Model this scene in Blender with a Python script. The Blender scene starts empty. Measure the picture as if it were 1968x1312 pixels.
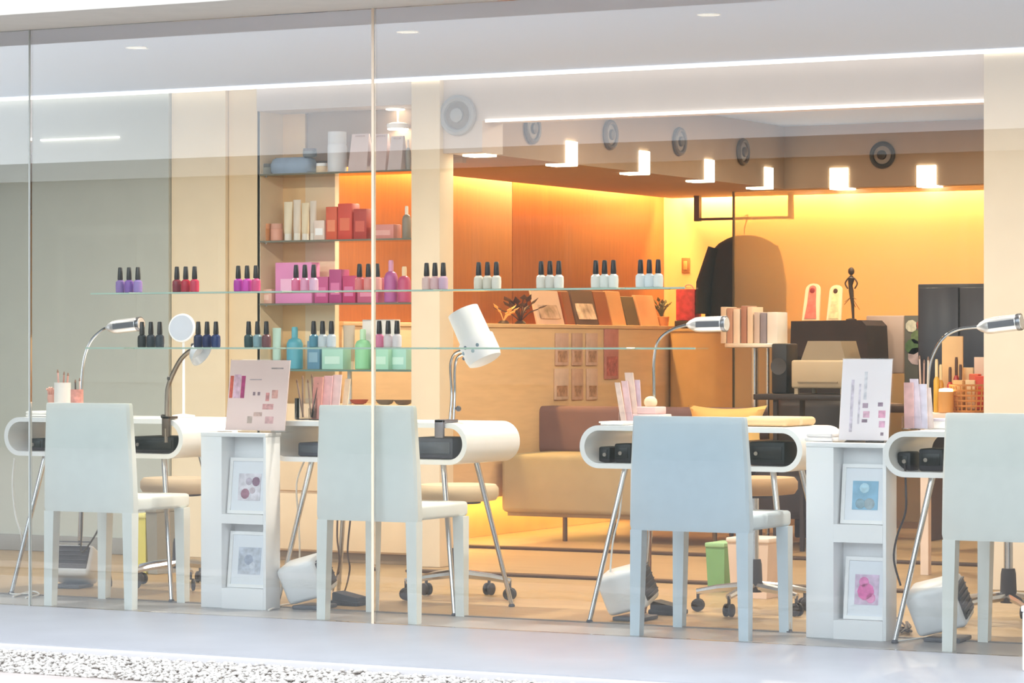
import bpy, bmesh, math, random
from mathutils import Vector, Matrix
random.seed(7)
scene = bpy.context.scene
col = scene.collection

# ------------------------------------------------------------------ camera
FPX, HOR = 5723.0, 663.0                       # focal length in pixels, horizon row (1968 x 1312 frame)
TH = math.atan(3066 / 5723)                    # the shop front is seen about 28 degrees off square
SN, CS = math.sin(TH), math.cos(TH)
CAM = Vector((SN * 11.55, 0.06 - CS * 11.55, 1.1))
cd = bpy.data.cameras.new('camera'); cam = bpy.data.objects.new('camera', cd); col.objects.link(cam)
cd.sensor_width = 36; cd.sensor_fit = 'HORIZONTAL'; cd.lens = 36 * FPX / 1968
cd.shift_y = (HOR - 656) / 1968
cd.clip_start = .1; cd.clip_end = 200
cam.location = CAM; cam.rotation_euler = (math.pi / 2, 0, TH)
scene.camera = cam

# ------------------------------------------------------------------ world (bright overcast sky)
w = bpy.data.worlds.new('overcast_sky'); scene.world = w; w.use_nodes = True
bg = w.node_tree.nodes['Background']; bg.inputs[0].default_value = (.85, .92, 1.0, 1); bg.inputs[1].default_value = 2.5

# ------------------------------------------------------------------ view
vs = scene.view_settings
vs.view_transform = 'Standard'; vs.look = 'None'; vs.exposure = 0.42; vs.gamma = 1.0; vs.use_curve_mapping = False

def area(name, loc, sx, sy, power, color, rot=(0, 0, 0), spread=math.pi):
    l = bpy.data.lights.new(name, 'AREA'); l.shape = 'RECTANGLE'; l.size = sx; l.size_y = sy; l.energy = power; l.color = color; l.spread = spread
    o = bpy.data.objects.new(name, l); col.objects.link(o); o.location = loc; o.rotation_euler = rot
    return o
# light strips tucked in the ceiling slots along the orange wall and the back wall, and under the wall cabinet
WARM = (1, .58, .19)
area('cove_lamp_side', (-2.79, 5.2, 2.16), .05, 4.3, 62, WARM)
area('cove_lamp_back', (-.2, 7.41, 2.16), 5.0, .05, 120, (1, .66, .28))
area('cabinet_lamp', (-2.72, 5.0, .235), .05, 3.4, 9, (1, .62, .16))

# ------------------------------------------------------------------ helpers: picture point -> place on a real plane
def _d(px, py):
    u = (px - 984) / FPX
    return Vector((-SN + CS * u, CS + SN * u, (HOR - py) / FPX))
def PY(px, py, Y):
    v = _d(px, py); return CAM + v * ((Y - CAM.y) / v.y)
def PX(px, py, X):
    v = _d(px, py); return CAM + v * ((X - CAM.x) / v.x)
def PZ(px, py, Z):
    v = _d(px, py); return CAM + v * ((Z - CAM.z) / v.z)

# ------------------------------------------------------------------ materials
def lin(h):
    h = h.lstrip('#'); out = []
    for i in (0, 2, 4):
        v = int(h[i:i + 2], 16) / 255
        out.append(v / 12.92 if v <= .04045 else ((v + .055) / 1.055) ** 2.4)
    return out
_mats = {}
def M(hexc, rough=.5, metal=0, noise=.05, scale=9, bump=0, stretch=None, spec=.5, sheen=0):
    key = (hexc, rough, metal, noise, scale, bump, stretch, spec)
    if key in _mats: return _mats[key]
    m = bpy.data.materials.new('mat_' + hexc.lstrip('#')); m.use_nodes = True
    nt = m.node_tree; b = nt.nodes['Principled BSDF']
    c = lin(hexc)
    tc = nt.nodes.new('ShaderNodeTexCoord'); n = nt.nodes.new('ShaderNodeTexNoise'); n.inputs['Scale'].default_value = scale; n.inputs['Detail'].default_value = 4
    if stretch:
        mp = nt.nodes.new('ShaderNodeMapping'); mp.inputs['Scale'].default_value = stretch
        nt.links.new(tc.outputs['Object'], mp.inputs[0]); nt.links.new(mp.outputs[0], n.inputs[0])
    else: nt.links.new(tc.outputs['Object'], n.inputs[0])
    r = nt.nodes.new('ShaderNodeValToRGB')
    r.color_ramp.elements[0].position = .3; r.color_ramp.elements[1].position = .7
    r.color_ramp.elements[0].color = [min(1, v * (1 - noise)) for v in c] + [1]
    r.color_ramp.elements[1].color = [min(1, v * (1 + noise)) for v in c] + [1]
    nt.links.new(n.outputs[0], r.inputs[0]); nt.links.new(r.outputs[0], b.inputs['Base Color'])
    b.inputs['Roughness'].default_value = rough; b.inputs['Metallic'].default_value = metal
    b.inputs['Specular IOR Level'].default_value = spec
    if bump:
        bp = nt.nodes.new('ShaderNodeBump'); bp.inputs['Strength'].default_value = bump; bp.inputs['Distance'].default_value = .01
        nt.links.new(n.outputs[0], bp.inputs['Height']); nt.links.new(bp.outputs[0], b.inputs['Normal'])
    _mats[key] = m
    return m
def EM(name, color, strength):
    m = bpy.data.materials.new(name); m.use_nodes = True; nt = m.node_tree; nt.nodes.clear()
    o = nt.nodes.new('ShaderNodeOutputMaterial'); e = nt.nodes.new('ShaderNodeEmission')
    e.inputs[0].default_value = (*color, 1); e.inputs[1].default_value = strength; nt.links.new(e.outputs[0], o.inputs[0]); return m
def GLASS(name, tint=(1, 1, 1), ior=1.5, boost=2.0, haze=0.0, hazecol=(1, 1, 1), rough=0.0):
    # thin pane: clear transmission with a Fresnel reflection of both faces; haze adds a scattering film
    m = bpy.data.materials.new(name); m.use_nodes = True; nt = m.node_tree; nt.nodes.clear()
    o = nt.nodes.new('ShaderNodeOutputMaterial'); t = nt.nodes.new('ShaderNodeBsdfTransparent'); g = nt.nodes.new('ShaderNodeBsdfGlossy')
    f = nt.nodes.new('ShaderNodeFresnel'); f.inputs[0].default_value = ior
    mu = nt.nodes.new('ShaderNodeMath'); mu.operation = 'MULTIPLY'; mu.inputs[1].default_value = boost; mu.use_clamp = True
    mx = nt.nodes.new('ShaderNodeMixShader')
    t.inputs[0].default_value = (*tint, 1); g.inputs['Roughness'].default_value = rough
    nt.links.new(f.outputs[0], mu.inputs[0]); nt.links.new(mu.outputs[0], mx.inputs[0])
    src = t.outputs[0]
    if haze:
        d = nt.nodes.new('ShaderNodeBsdfDiffuse'); d.inputs[0].default_value = (*hazecol, 1)
        tr = nt.nodes.new('ShaderNodeBsdfTranslucent'); tr.inputs[0].default_value = (*hazecol, 1)
        m2 = nt.nodes.new('ShaderNodeMixShader'); m2.inputs[0].default_value = .5
        nt.links.new(d.outputs[0], m2.inputs[1]); nt.links.new(tr.outputs[0], m2.inputs[2])
        m3 = nt.nodes.new('ShaderNodeMixShader'); m3.inputs[0].default_value = haze
        nt.links.new(t.outputs[0], m3.inputs[1]); nt.links.new(m2.outputs[0], m3.inputs[2]); src = m3.outputs[0]
    nt.links.new(src, mx.inputs[1]); nt.links.new(g.outputs[0], mx.inputs[2]); nt.links.new(mx.outputs[0], o.inputs[0])
    return m

WHITE = M('#fafafa', .4, noise=.015); WHITEG = M('#fafafa', .22, noise=.01)
CHROME = M('#d8dade', .18, 1, noise=.03); CHROMED = M('#a59a90', .3, 1, noise=.05)
BLACK = M('#19191d', .45, noise=.15); DARKG = M('#4a4c55', .55, noise=.08)
PANE = GLASS('window_glass', (.985, 1, .995), boost=1.25)
SHELFG = GLASS('shelf_glass', (.93, .985, .955), boost=1.2)
SHELFE = M('#b9d6c8', .15, noise=.03)
LEDM = EM('led_strip', (1, .93, .84), 1.7)
LAMPM = EM('lamp_panel', (1, .9, .66), 7)
ACRYL = GLASS('acrylic', (.99, .99, 1), boost=1.0)

# ------------------------------------------------------------------ mesh builder
def wm(o):
    return (wm(o.parent) @ o.matrix_basis) if o.parent else o.matrix_basis.copy()
class MB:
    def __init__(s): s.bm = bmesh.new()
    def box(s, x0, x1, y0, y1, z0, z1, bev=0, seg=2):
        x0, x1 = min(x0, x1), max(x0, x1); y0, y1 = min(y0, y1), max(y0, y1); z0, z1 = min(z0, z1), max(z0, z1)
        r = bmesh.ops.create_cube(s.bm, size=1)
        for v in r['verts']:
            v.co = Vector((x0 if v.co.x < 0 else x1, y0 if v.co.y < 0 else y1, z0 if v.co.z < 0 else z1))
        if bev:
            es = list({e for v in r['verts'] for e in v.link_edges})
            bmesh.ops.bevel(s.bm, geom=es, offset=bev, segments=seg, affect='EDGES', profile=.5)
        return s
    def loft(s, rings, closed=True, cap=True):
        vs = [[s.bm.verts.new(p) for p in r] for r in rings]
        n = len(vs[0])
        for a, b in zip(vs[:-1], vs[1:]):
            for i in range(n if closed else n - 1):
                j = (i + 1) % n
                s.bm.faces.new((a[i], a[j], b[j], b[i]))
        if cap and closed:
            s.bm.faces.new(list(reversed(vs[0]))); s.bm.faces.new(vs[-1])
        return s
    def tube(s, pts, r, n=8, cap=True):
        pts = [Vector(p) for p in pts]; rs = r if isinstance(r, (list, tuple)) else [r] * len(pts)
        rings = []; up = None
        for i, p in enumerate(pts):
            t = (pts[min(i + 1, len(pts) - 1)] - pts[max(i - 1, 0)]).normalized()
            if up is None:
                up = t.orthogonal().normalized()
            else:
                up = (up - t * up.dot(t))
                up = up.normalized() if up.length > 1e-6 else t.orthogonal().normalized()
            bi = t.cross(up)
            rings.append([p + (up * math.cos(a) + bi * math.sin(a)) * rs[i] for a in [2 * math.pi * k / n for k in range(n)]])
        return s.loft(rings, cap=cap)
    def cyl(s, p0, p1, r0, r1=None, n=16): return s.tube([p0, p1], [r0, r0 if r1 is None else r1], n)
    def lathe(s, prof, c, n=20, axis=None):
        q = Vector((0, 0, 1)).rotation_difference(Vector(axis)).to_matrix() if axis else Matrix.Identity(3)
        c = Vector(c)
        rings = [[c + q @ Vector((max(r, 1e-4) * math.cos(a), max(r, 1e-4) * math.sin(a), z)) for a in [2 * math.pi * k / n for k in range(n)]] for r, z in prof]
        return s.loft(rings)
    def prism(s, poly, f, a, b):
        """poly: 2-D outline; f(u, v, w) -> 3-D point; extruded w from a to b"""
        return s.loft([[Vector(f(u, v, a)) for u, v in poly], [Vector(f(u, v, b)) for u, v in poly]])
    def ball(s, c, r, sc=(1, 1, 1), u=12, v=8):
        rr = bmesh.ops.create_uvsphere(s.bm, u_segments=u, v_segments=v, radius=r)
        for vv in rr['verts']: vv.co = Vector((vv.co.x * sc[0], vv.co.y * sc[1], vv.co.z * sc[2])) + Vector(c)
        return s
    def torus(s, c, R, r, axis=(0, 0, 1), n=24, m=8):
        q = Vector((0, 0, 1)).rotation_difference(Vector(axis)).to_matrix(); c = Vector(c)
        rings = []
        for i in range(n + 1):
            a = 2 * math.pi * (i % n) / n
            rings.append([c + q @ Vector(((R + r * math.cos(b)) * math.cos(a), (R + r * math.cos(b)) * math.sin(a), r * math.sin(b))) for b in [2 * math.pi * k / m for k in range(m)]])
        s.loft(rings, cap=False); bmesh.ops.remove_doubles(s.bm, verts=s.bm.verts, dist=1e-6)
        return s
    def xf(s, mat):
        bmesh.ops.transform(s.bm, matrix=mat, verts=s.bm.verts); return s
    def build(s, name, mat, parent=None, smooth=True, local=False):
        bmesh.ops.recalc_face_normals(s.bm, faces=s.bm.faces)
        if parent is not None and not local:
            s.xf(wm(parent).inverted())
        me = bpy.data.meshes.new(name); s.bm.to_mesh(me); s.bm.free(); me.materials.append(mat)
        if smooth:
            for p in me.polygons: p.use_smooth = True
            me.set_sharp_from_angle(angle=math.radians(38))
        o = bpy.data.objects.new(name, me); col.objects.link(o)
        if parent is not None: o.parent = parent
        return o
def tag(o, label, cat, group=None, kind=None):
    o['label'] = label; o['category'] = cat
    if group: o['group'] = group
    if kind: o['kind'] = kind
    return o
def thing(name, label, cat, loc=(0, 0, 0), rz=0, group=None):
    o = bpy.data.objects.new(name, None); o.empty_display_size = .1; col.objects.link(o)
    o.location = loc; o.rotation_euler = (0, 0, rz)
    return tag(o, label, cat, group)
def struct(name, mb, mat, parent=None, label=None):
    o = mb.build(name, mat, parent)
    if parent is None: o['kind'] = 'structure'
    if label: o['label'] = label
    return o
def tree(o, parent=None):
    c = o.copy(); col.objects.link(c); c.parent = parent
    for ch in list(o.children): tree(ch, c)
    return c
def dup(root, loc, rz=0, label=None, group=None):
    c = tree(root); c.location = loc; c.rotation_euler = (0, 0, rz)
    if label: c['label'] = label
    if group: c['group'] = group
    return c
B = lambda *a, **k: MB().box(*a, **k)
def smooth_path(pts, n=6):
    pts = [Vector(p) for p in pts]; out = []
    for i in range(len(pts) - 1):
        p0, p1, p2, p3 = pts[max(i - 1, 0)], pts[i], pts[i + 1], pts[min(i + 2, len(pts) - 1)]
        for k in range(n):
            t = k / n
            out.append(.5 * ((2 * p1) + (p2 - p0) * t + (2 * p0 - 5 * p1 + 4 * p2 - p3) * t * t + (3 * p1 - p0 - 3 * p2 + p3) * t ** 3))
    return out + [pts[-1]]
ORD = ['first', 'second', 'third', 'fourth', 'fifth', 'sixth', 'seventh', 'eighth', 'ninth', 'tenth']

# ================================================================== THE SETTING
CZ = 2.43                                      # ceiling
STONE = M('#a0a0a4', .38, noise=.05, scale=3, bump=.02)
WALLW = M('#dad9d3', .7, noise=.02); CREAM = M('#ecd9b9', .65, noise=.02); CREAM2 = M('#e8cfa8', .65, noise=.02)
PILLAR = M('#efdcc0', .6, noise=.02); CEILM = M('#b2bfdd', .8, noise=.01); TAUPE = M('#ae937f', .75, noise=.03)
WOODF = M('#b0936b', .42, noise=.16, scale=5, stretch=(.5, 14, 1)); ORANGE = M('#925628', .45, noise=.10, scale=6, stretch=(10, 10, .7))
BACKW = M('#e6c58e', .7, noise=.02); BEIGE = M('#e0c096', .5, noise=.05, scale=5, stretch=(1, 1, 8))
struct('floor', B(-9, 8, -1.275, .43, -.14, 0, bev=.006), STONE)
struct('floor', B(-9, 4, .434, 7.6, -.14, -.001), WOODF)
STRIP = M('#4b3526', .5, noise=.1)
struct('trim_1', B(-1.82, .994, 2.36, 2.44, 0, .012, bev=.003), STRIP)
struct('trim_2', B(-2.6, 2.2, 4.02, 4.09, 0, .014, bev=.003), STRIP)
struct('trim_3', B(-3.9, 3.9, .428, .452, -.01, .004), M('#8a8078', .5))
struct('trim_4', B(-9, 8, -1.335, -1.281, -.2, -.004, bev=.004), M('#c4c0c0', .6, noise=.02), label='white kerb along the stone ledge')
struct('ground', B(-30, 30, -30, -2.3, -.3, -.03), M('#857e7b', .85, noise=.06, scale=4))
struct('ground', B(-9, 8, -1.95, -1.335, -.3, -.028), M('#8f867f', .9, noise=.1, scale=30))
struct('trim_6', B(-9, 8, -2.3, -1.95, -.3, -.02, bev=.004), M('#b5aaa5', .8, noise=.08, scale=6), label='pale pavement edge before the gravel strip')
struct('ceiling', B(-9, 4, .0, 7.7, CZ, CZ + .15), CEILM)
# canopy edge over the glass
struct('trim_5', B(-9, 8, -.5, 0, CZ, CZ + .5, bev=.004), M('#d9d4cb', .7, noise=.03), label='pale canopy edge above the glass front')
struct('wall_right', B(3.9, 4.05, 0, 7.6, 0, CZ), WALLW)
struct('wall_far_left', B(-9.15, -9, 0, 7.6, 0, CZ), WALLW)
# glass front: frameless panes with slim light joints
JX = [-5.65, -3.963, -2.276, -.589, 3.88]
JOINT = M('#e3cdb4', .3, noise=.03); JOINTG = M('#b2b6b2', .8, noise=.03, spec=.1)
for i, (a, b) in enumerate(zip(JX[:-1], JX[1:])):
    p = struct('window_%d' % (i + 1), B(a + .006, b - .006, -.005, .005, .002, CZ - .001), PANE)
    jw = .0055 if i == 2 else .002
    struct('joint', B(b - jw, b + jw, -.008, .008, .0, CZ), JOINT if i == 2 else JOINTG, parent=p)
# left partition, plane Y = 2.72
wl = struct('wall_left', B(-9, -3.456, 2.72, 2.9, 0, CZ), M('#b7b9af', .7, noise=.02))
struct('baseboard_left', B(-9, -3.456, 2.70, 2.72, 0, .085, bev=.003), M('#8f8d88', .6))
a, b = PY(80, 264, 2.72), PY(230, 264, 2.72)
struct('light_slot', B(a.x, b.x, 2.708, 2.722, 2.19, 2.198), LEDM, parent=wl)
wp = struct('wall_partition', B(-3.452, -3.115, 2.74, 2.9, 0, CZ), CREAM)
struct('panel', B(-3.111, -2.92, 2.765, 2.9, 0, CZ), CREAM2, parent=wp)
struct('panel', B(-2.917, -2.78, 2.98, 3.02, 0, CZ), M('#ecc894', .65), parent=wp)
struct('panel', B(-2.935, -2.917, 2.765, 3.02, 0, CZ), M('#e7d3b4', .6), parent=wp)
struct('panel', B(-2.78, -2.60, 2.98, 3.02, 0, 2.02), CREAM, parent=wp)
struct('panel', B(-2.78, -1.86, 3.0, 3.04, 2.02, CZ), TAUPE, parent=wp)
struct('panel', B(-2.917, -1.984, 2.73, 3.0, 2.30, CZ), M('#cbbfb8', .7), parent=wp)
struct('column_1', B(-1.984, -1.82, 2.70, 2.84, 0, CZ, bev=.004), PILLAR)
struct('column_2', B(.994, 2.6, 2.70, 3.3, 0, CZ, bev=.004), M('#f0e0ca', .6, noise=.02))
# beam between pillar and column with its two light lines
bm_ = struct('beam', B(-1.82, .994, 2.74, 2.95, 2.205, CZ), M('#d2c4bb', .7, noise=.02))
struct('light_line', B(-1.58, .994, 2.728, 2.742, 2.196, 2.210), LEDM, parent=bm_)
struct('beam_end', B(-1.82, -1.60, 2.735, 2.95, 2.05, 2.205), M('#d2c4bb', .7, noise=.02), parent=bm_)
ll = struct('light_line', B(-8.9, 3.8, 2.685, 2.698, CZ - .019, CZ - .002), LEDM); ll['label'] = 'long thin warm white light line at the ceiling edge'
# dropped ceiling along the left and the back of the inner room (with light slots at the walls)
SOF = M('#a18770', .75, noise=.03)
sf = struct('soffit_side', B(-2.74, -1.65, 2.95, 7.36, 2.05, CZ), SOF)
struct('soffit_back', B(-1.65, 3.9, 6.65, 7.36, 2.05, CZ), SOF)
# orange wood wall panels
wo = struct('wall_orange', B(-2.95, -2.865, 3.1, 7.6, 0, CZ), M('#7a4a26', .7))
j1, j2 = PX(650, 500, -2.84).y, PX(985, 500, -2.84).y
for y0, y1 in ((3.12, j1), (j1, j2), (j2, 7.46)):
    struct('panel', B(-2.864, -2.84, y0 + .004, y1 - .004, .0, 2.3, bev=.002), ORANGE, parent=wo)
struct('wall_back', B(-2.95, 3.9, 7.46, 7.6, 0, CZ), BACKW)

# air nozzles and square lamps on the dropped ceiling's faces
def nozzle(c, ax, label, dark='#2c2420', s=1.0):
    t = thing('air_nozzle', label, 'air nozzle', c, group='round air nozzles')
    c, ax = Vector(c), Vector(ax)
    MB().torus(c + ax * .012, .068 * s, .014 * s, ax).build('ring', M(dark, .5), t)
    MB().lathe([(.06 * s, 0), (.055 * s, .012), (.04 * s, .016)], c, axis=ax).build('dish', M('#8b7f78', .5), t)
    MB().lathe([(.03 * s, .0), (.028 * s, .03), (.012 * s, .036)], c, axis=ax, n=14).build('nozzle', M(dark, .5), t)
nn = [(1020, 247), (1170, 259), (1303, 272), (1425, 292)]
for i, (x, y) in enumerate(nn):
    nozzle(PX(x, y, -1.65), (1, 0, 0), 'round air nozzle on the side bulkhead, %s from the pale pillar' % ORD[i], dark='#5a4d46')
nozzle(PY(1697, 298, 6.65), (0, -1, 0), 'dark round air nozzle between the two square lamps on the back bulkhead')
nozzle(PY(882, 222, 2.735), (0, -1, 0), 'pale round air nozzle on the beam end next to the pillar', dark='#a7a6a8', s=1.25)
SQ = .118
for i, (x, y) in enumerate(((940, 297), (1097, 316), (1237, 332), (1362, 346), (1476, 358))):
    y_ = PX(x, y, -1.65).y
    t = thing('corner_lamp', 'glowing square corner lamp on the side bulkhead, %s from the pale pillar' % ORD[i], 'lamp', (-1.65, y_, 2.05), group='corner lamps')
    B(-1.65, -1.64, y_ - SQ / 2, y_ + SQ / 2, 2.042, 2.05 + SQ).build('face_panel', LAMPM, t)
    B(-1.65 - SQ, -1.641, y_ - SQ / 2, y_ + SQ / 2, 2.040, 2.0495).build('under_panel', LAMPM, t)
for i, (x, lb) in enumerate(((1613, 'left of the dark nozzle'), (1781, 'nearest the right column'))):
    x_ = PY(x, 358, 6.65).x
    t = thing('corner_lamp', 'glowing square corner lamp on the back bulkhead, ' + lb, 'lamp', (x_, 6.65, 2.05), group='corner lamps')
    B(x_ - SQ / 2, x_ + SQ / 2, 6.64, 6.65, 2.042, 2.05 + SQ).build('face_panel', LAMPM, t)
    B(x_ - SQ / 2, x_ + SQ / 2, 6.641, 6.65 + SQ, 2.040, 2.0495).build('under_panel', LAMPM, t)
# two small lights in the top of the display niche
for i, (x, y, r) in enumerate(((765, 243, .055), (760, 205, .05))):
    p = PY(x, y, 2.9)
    t = thing('niche_spotlight', ('lower bright' if i == 0 else 'upper dim') + ' small spotlight above the display shelves', 'spotlight', p)
    MB().lathe([(r, -.012), (r * 1.05, 0), (r * 1.05, .012), (r * .6, .02)], p, n=20).build('housing', WHITE, t)
    MB().lathe([(r * .96, -.016), (r * .96, -.0125)], p, n=20).build('lens', EM('spot_lens', (1, .87, .66), 12 if i == 0 else 6), t)
    MB().cyl(p + Vector((0, 0, .018)), p + Vector((0, .0, (2.30 if i == 0 else 2.302) - p.z if p.z < 2.28 else .03)), .006, n=8).build('stem', WHITE, t)
# added fill lamps built as recessed ceiling fittings; no such fittings known
FILLS = [(-.7, 3.7, 18, 'just behind the beam'), (.4, 4.2, 18, 'near the right column'), (-.6, 5.3, 18, 'above the sofa'), (.6, 5.8, 18, 'above the reception desk'), (-2.2, 3.4, 12, 'in the side soffit'),
       (-3.7, .8, 15, 'in the front ceiling, far left'), (-2.3, .8, 23, 'in the front ceiling, above the far left desk'), (-.9, .8, 26, 'in the front ceiling, above the second desk'), (.5, .8, 23, 'in the front ceiling, above the sofa-side desk'), (1.9, .8, 26, 'in the front ceiling, above the right desk')]  # front ceiling row added to brighten the desks, floor and partition
for x, y, pw, lb in FILLS:
    z = CZ if x > -1.6 or y < 2.7 else 2.05
    t = thing('ceiling_fill_lamp', 'added round downlight ' + lb, 'fill_lamp', (x, y, z), group='added fill lamps')
    MB().torus((x, y, z - .002), .045, .003).build('rim', WHITE, t)
    MB().lathe([(.043, -.003), (.043, -.0005)], (x, y, z)).build('lens', EM('fill_lamp_lens', (1, .88, .72), .6), t)
    area('fill_lamp', (x, y, z - .006), .085, .085, pw, (1, .84, .62) if y > 2.7 else (1, .90, .76))

# ================================================================== STREET (seen reflected in the glass)
bd = thing('street_building', 'low grey building across the street, seen only as a reflection in the glass', 'building', (0, -16.5, 0))
B(-40, 25, -17, -16.4, -.06, 3.05).build('facade', M('#71766f', .8, noise=.06, scale=1), bd)
B(-40, 25, -16.42, -16.3, 2.9, 3.1).build('eaves', M('#b5b8b6', .7), bd)
for k in range(9):
    x = -30 + k * 5.2
    f = B(x, x + 2.2, -16.41, -16.36, .7, 2.4).build('window', M('#7d827a', .6), bd)
    B(x + .1, x + 1.05, -16.365, -16.35, .8, 2.3).build('pane', M('#686e68', .5), f)
    B(x + 1.15, x + 2.1, -16.365, -16.35, .8, 2.3).build('pane', M('#686e68', .5), f)

# white gravel strip in front of the ledge
g = MB(); cube = [(-1, -1, -1), (1, -1, -1), (1, 1, -1), (-1, 1, -1), (-1, -1, 1), (1, -1, 1), (1, 1, 1), (-1, 1, 1)]
verts, faces = [], []
for k in range(9000):
    x = random.uniform(-2.6, 2.6); y = random.uniform(-1.94, -1.345); r = random.uniform(.006, .013)
    c = Vector((x, y, -.028 + r * .4 + random.random() * .006)); rot = Matrix.Rotation(random.random() * 6.3, 3, 'Z') @ Matrix.Rotation(random.uniform(-.5, .5), 3, 'X')
    b0 = len(verts)
    for p in ((1, 0, 0), (0, 1, 0), (-1, 0, 0), (0, -1, 0), (0, 0, .7), (0, 0, -.7)):
        q = rot @ Vector((p[0] * r * 1.25, p[1] * r, p[2] * r * .9)); verts.append(c + q)
    for f in ((0, 1, 4), (1, 2, 4), (2, 3, 4), (3, 0, 4), (1, 0, 5), (2, 1, 5), (3, 2, 5), (0, 3, 5)): faces.append([b0 + i for i in f])
me = bpy.data.meshes.new('gravel'); me.from_pydata([tuple(v) for v in verts], [], faces); me.materials.append(M('#c9c3bc', .8, noise=.3, scale=60))
for p in me.polygons: p.use_smooth = True
go = bpy.data.objects.new('gravel', me); col.objects.link(go); tag(go, 'white pebble gravel strip along the kerb', 'gravel', kind='stuff')

# ================================================================== INNER ROOM FURNITURE
# wall cabinet floating along the orange wall
wc = thing('wall_cabinet', 'long beige floating wall cabinet along the orange wall', 'cabinet', (-2.72, 5, .2))
B(-2.838, -2.6, 3.05, 7.2, .24, 1.20, bev=.004).build('body', BEIGE, wc)
B(-2.838, -2.59, 3.05, 7.2, 1.20, 1.222, bev=.003).build('worktop', M('#e2bf92', .45, noise=.04), wc)
B(-2.838, -2.80, 3.05, 7.2, .0, .24).build('plinth', M('#e8c27c', .6), wc)
lc = thing('low_cabinet', 'olive beige low cabinet along the back wall', 'cabinet', (-2.0, 7.2, 0))
B(-2.58, -.3, 7.0, 7.44, 0, 1.185, bev=.004).build('body', M('#b8925f', .5, noise=.06), lc)
B(-2.58, -.3, 6.99, 7.44, 1.185, 1.205, bev=.003).build('worktop', M('#c49f6d', .45), lc)
for k in range(3): B(-2.56 + k * .76, -1.82 + k * .76, 6.982, 7.0, .05, 1.17, bev=.003).build('door', M('#b8925f', .5, noise=.06), lc)

# sofa
so = thing('sofa', 'low sofa with beige seat and mauve backrest behind the middle desks', 'sofa', (-1.6, 5.0, 0))
x0, x1 = -2.56, PY(1440, 800, 4.9).x - .12
B(x0, x1, 4.70, 5.45, .155, .485, bev=.03, seg=3).build('seat', M('#aba084', .8, noise=.04, bump=.05), so)
B(PY(970, 800, 5.25).x + .05, x1, 5.25, 5.47, .47, .745, bev=.035, seg=3).build('backrest', M('#7d6366', .85, noise=.06, bump=.05), so)
B(x0 + .03, x1 - .03, 4.73, 5.42, .135, .156).build('frame', M('#8e7a5a', .4), so)
for x in (x0 + .38, x0 + 1.3, x1 - .2):
    for y in (4.76, 5.38): MB().cyl((x, y, 0), (x, y, .136), .014, n=10).build('leg', M('#6d5a43', .4, .6), so)
# cushion lying on the sofa
p0, p1 = PY(1310, 800, 5.05), PY(1450, 800, 5.05)
cx = (p0.x + p1.x) / 2; hw = (p1.x - p0.x) / 2 + .02; N = 14
cu = MB(); front, back = [], []
for j in range(N + 1):
    rf, rb = [], []
    for i in range(N + 1):
        u, v = -1 + 2 * i / N, -1 + 2 * j / N
        x = cx + hw * u * (1 - .16 * (1 - v * v)); z = .625 + .14 * v * (1 - .16 * (1 - u * u)); th = .065 * ((1 - u ** 4) * (1 - v ** 4)) ** .6
        y = 5.14 + (z - .48) * .15
        rf.append(cu.bm.verts.new((x, y - th, z))); rb.append(cu.bm.verts.new((x, y + th + .001, z)))
    front.append(rf); back.append(rb)
for j in range(N):
    for i in range(N):
        cu.bm.faces.new((front[j][i], front[j][i + 1], front[j + 1][i + 1], front[j + 1][i])); cu.bm.faces.new((back[j][i + 1], back[j][i], back[j + 1][i], back[j + 1][i + 1]))
bmesh.ops.remove_doubles(cu.bm, verts=cu.bm.verts, dist=.002)
c_ = cu.build('cushion', M('#f0c47c', .85, noise=.05, bump=.05)); tag(c_, 'mustard yellow cushion propped on the sofa', 'cushion')

# dark armchair right of the sofa
ac = thing('armchair', 'black leather armchair behind the third desk', 'armchair', (.0, 5.0, 0))
q0, q1 = PY(1462, 800, 4.9).x, PY(1618, 800, 4.9).x
LEA = M('#241b1d', .4, noise=.15, bump=.05)
B(q0, q1, 4.74, 5.2, .16, .42, bev=.05, seg=3).build('seat', LEA, ac)
B(q0 - .02, q1 + .02, 5.1, 5.3, .2, .82, bev=.06, seg=3).build('backrest', LEA, ac)
for xx in (q0 - .08, q1): B(xx, xx + .08, 4.74, 5.2, .16, .58, bev=.04, seg=3).build('armrest', LEA, ac)
for xx in (q0, q1):
    for yy in (4.78, 5.22): MB().cyl((xx, yy, 0), (xx, yy, .2), .018, n=10).build('leg', CHROME, ac)

# tall round table with books
c = PY(1460, 657, 5.6); R = .20
rt = thing('round_table', 'tall round table with chrome post carrying a row of books', 'table', (c.x, 5.6, 0))
MB().lathe([(R * .96, 1.085), (R, 1.09), (R, 1.105), (R * .98, 1.11)], (c.x, 5.6, 0), n=36).build('tabletop', M('#e6dccb', .3), rt)
MB().cyl((c.x - .03, 5.6, .02), (c.x - .03, 5.6, 1.086), .022).build('post', CHROME, rt)
MB().cyl((c.x + .05, 5.6, .02), (c.x + .05, 5.6, 1.086), .012).build('post', CHROME, rt)
MB().lathe([(.19, 0), (.19, .012), (.05, .022)], (c.x, 5.6, 0), n=28).build('base', CHROME, rt)
bk = [(1393, 1404, 590, '#d9bfa4'), (1405, 1416, 592, '#b98a72'), (1417, 1430, 594, '#e3cdb8'), (1432, 1443, 588, '#a8745f'), (1444, 1455, 590, '#e0c6ac'),
      (1457, 1468, 600, '#c8b4aa'), (1469, 1481, 601, '#8d8590'), (1482, 1502, 600, '#e6dfd8')]
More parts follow.
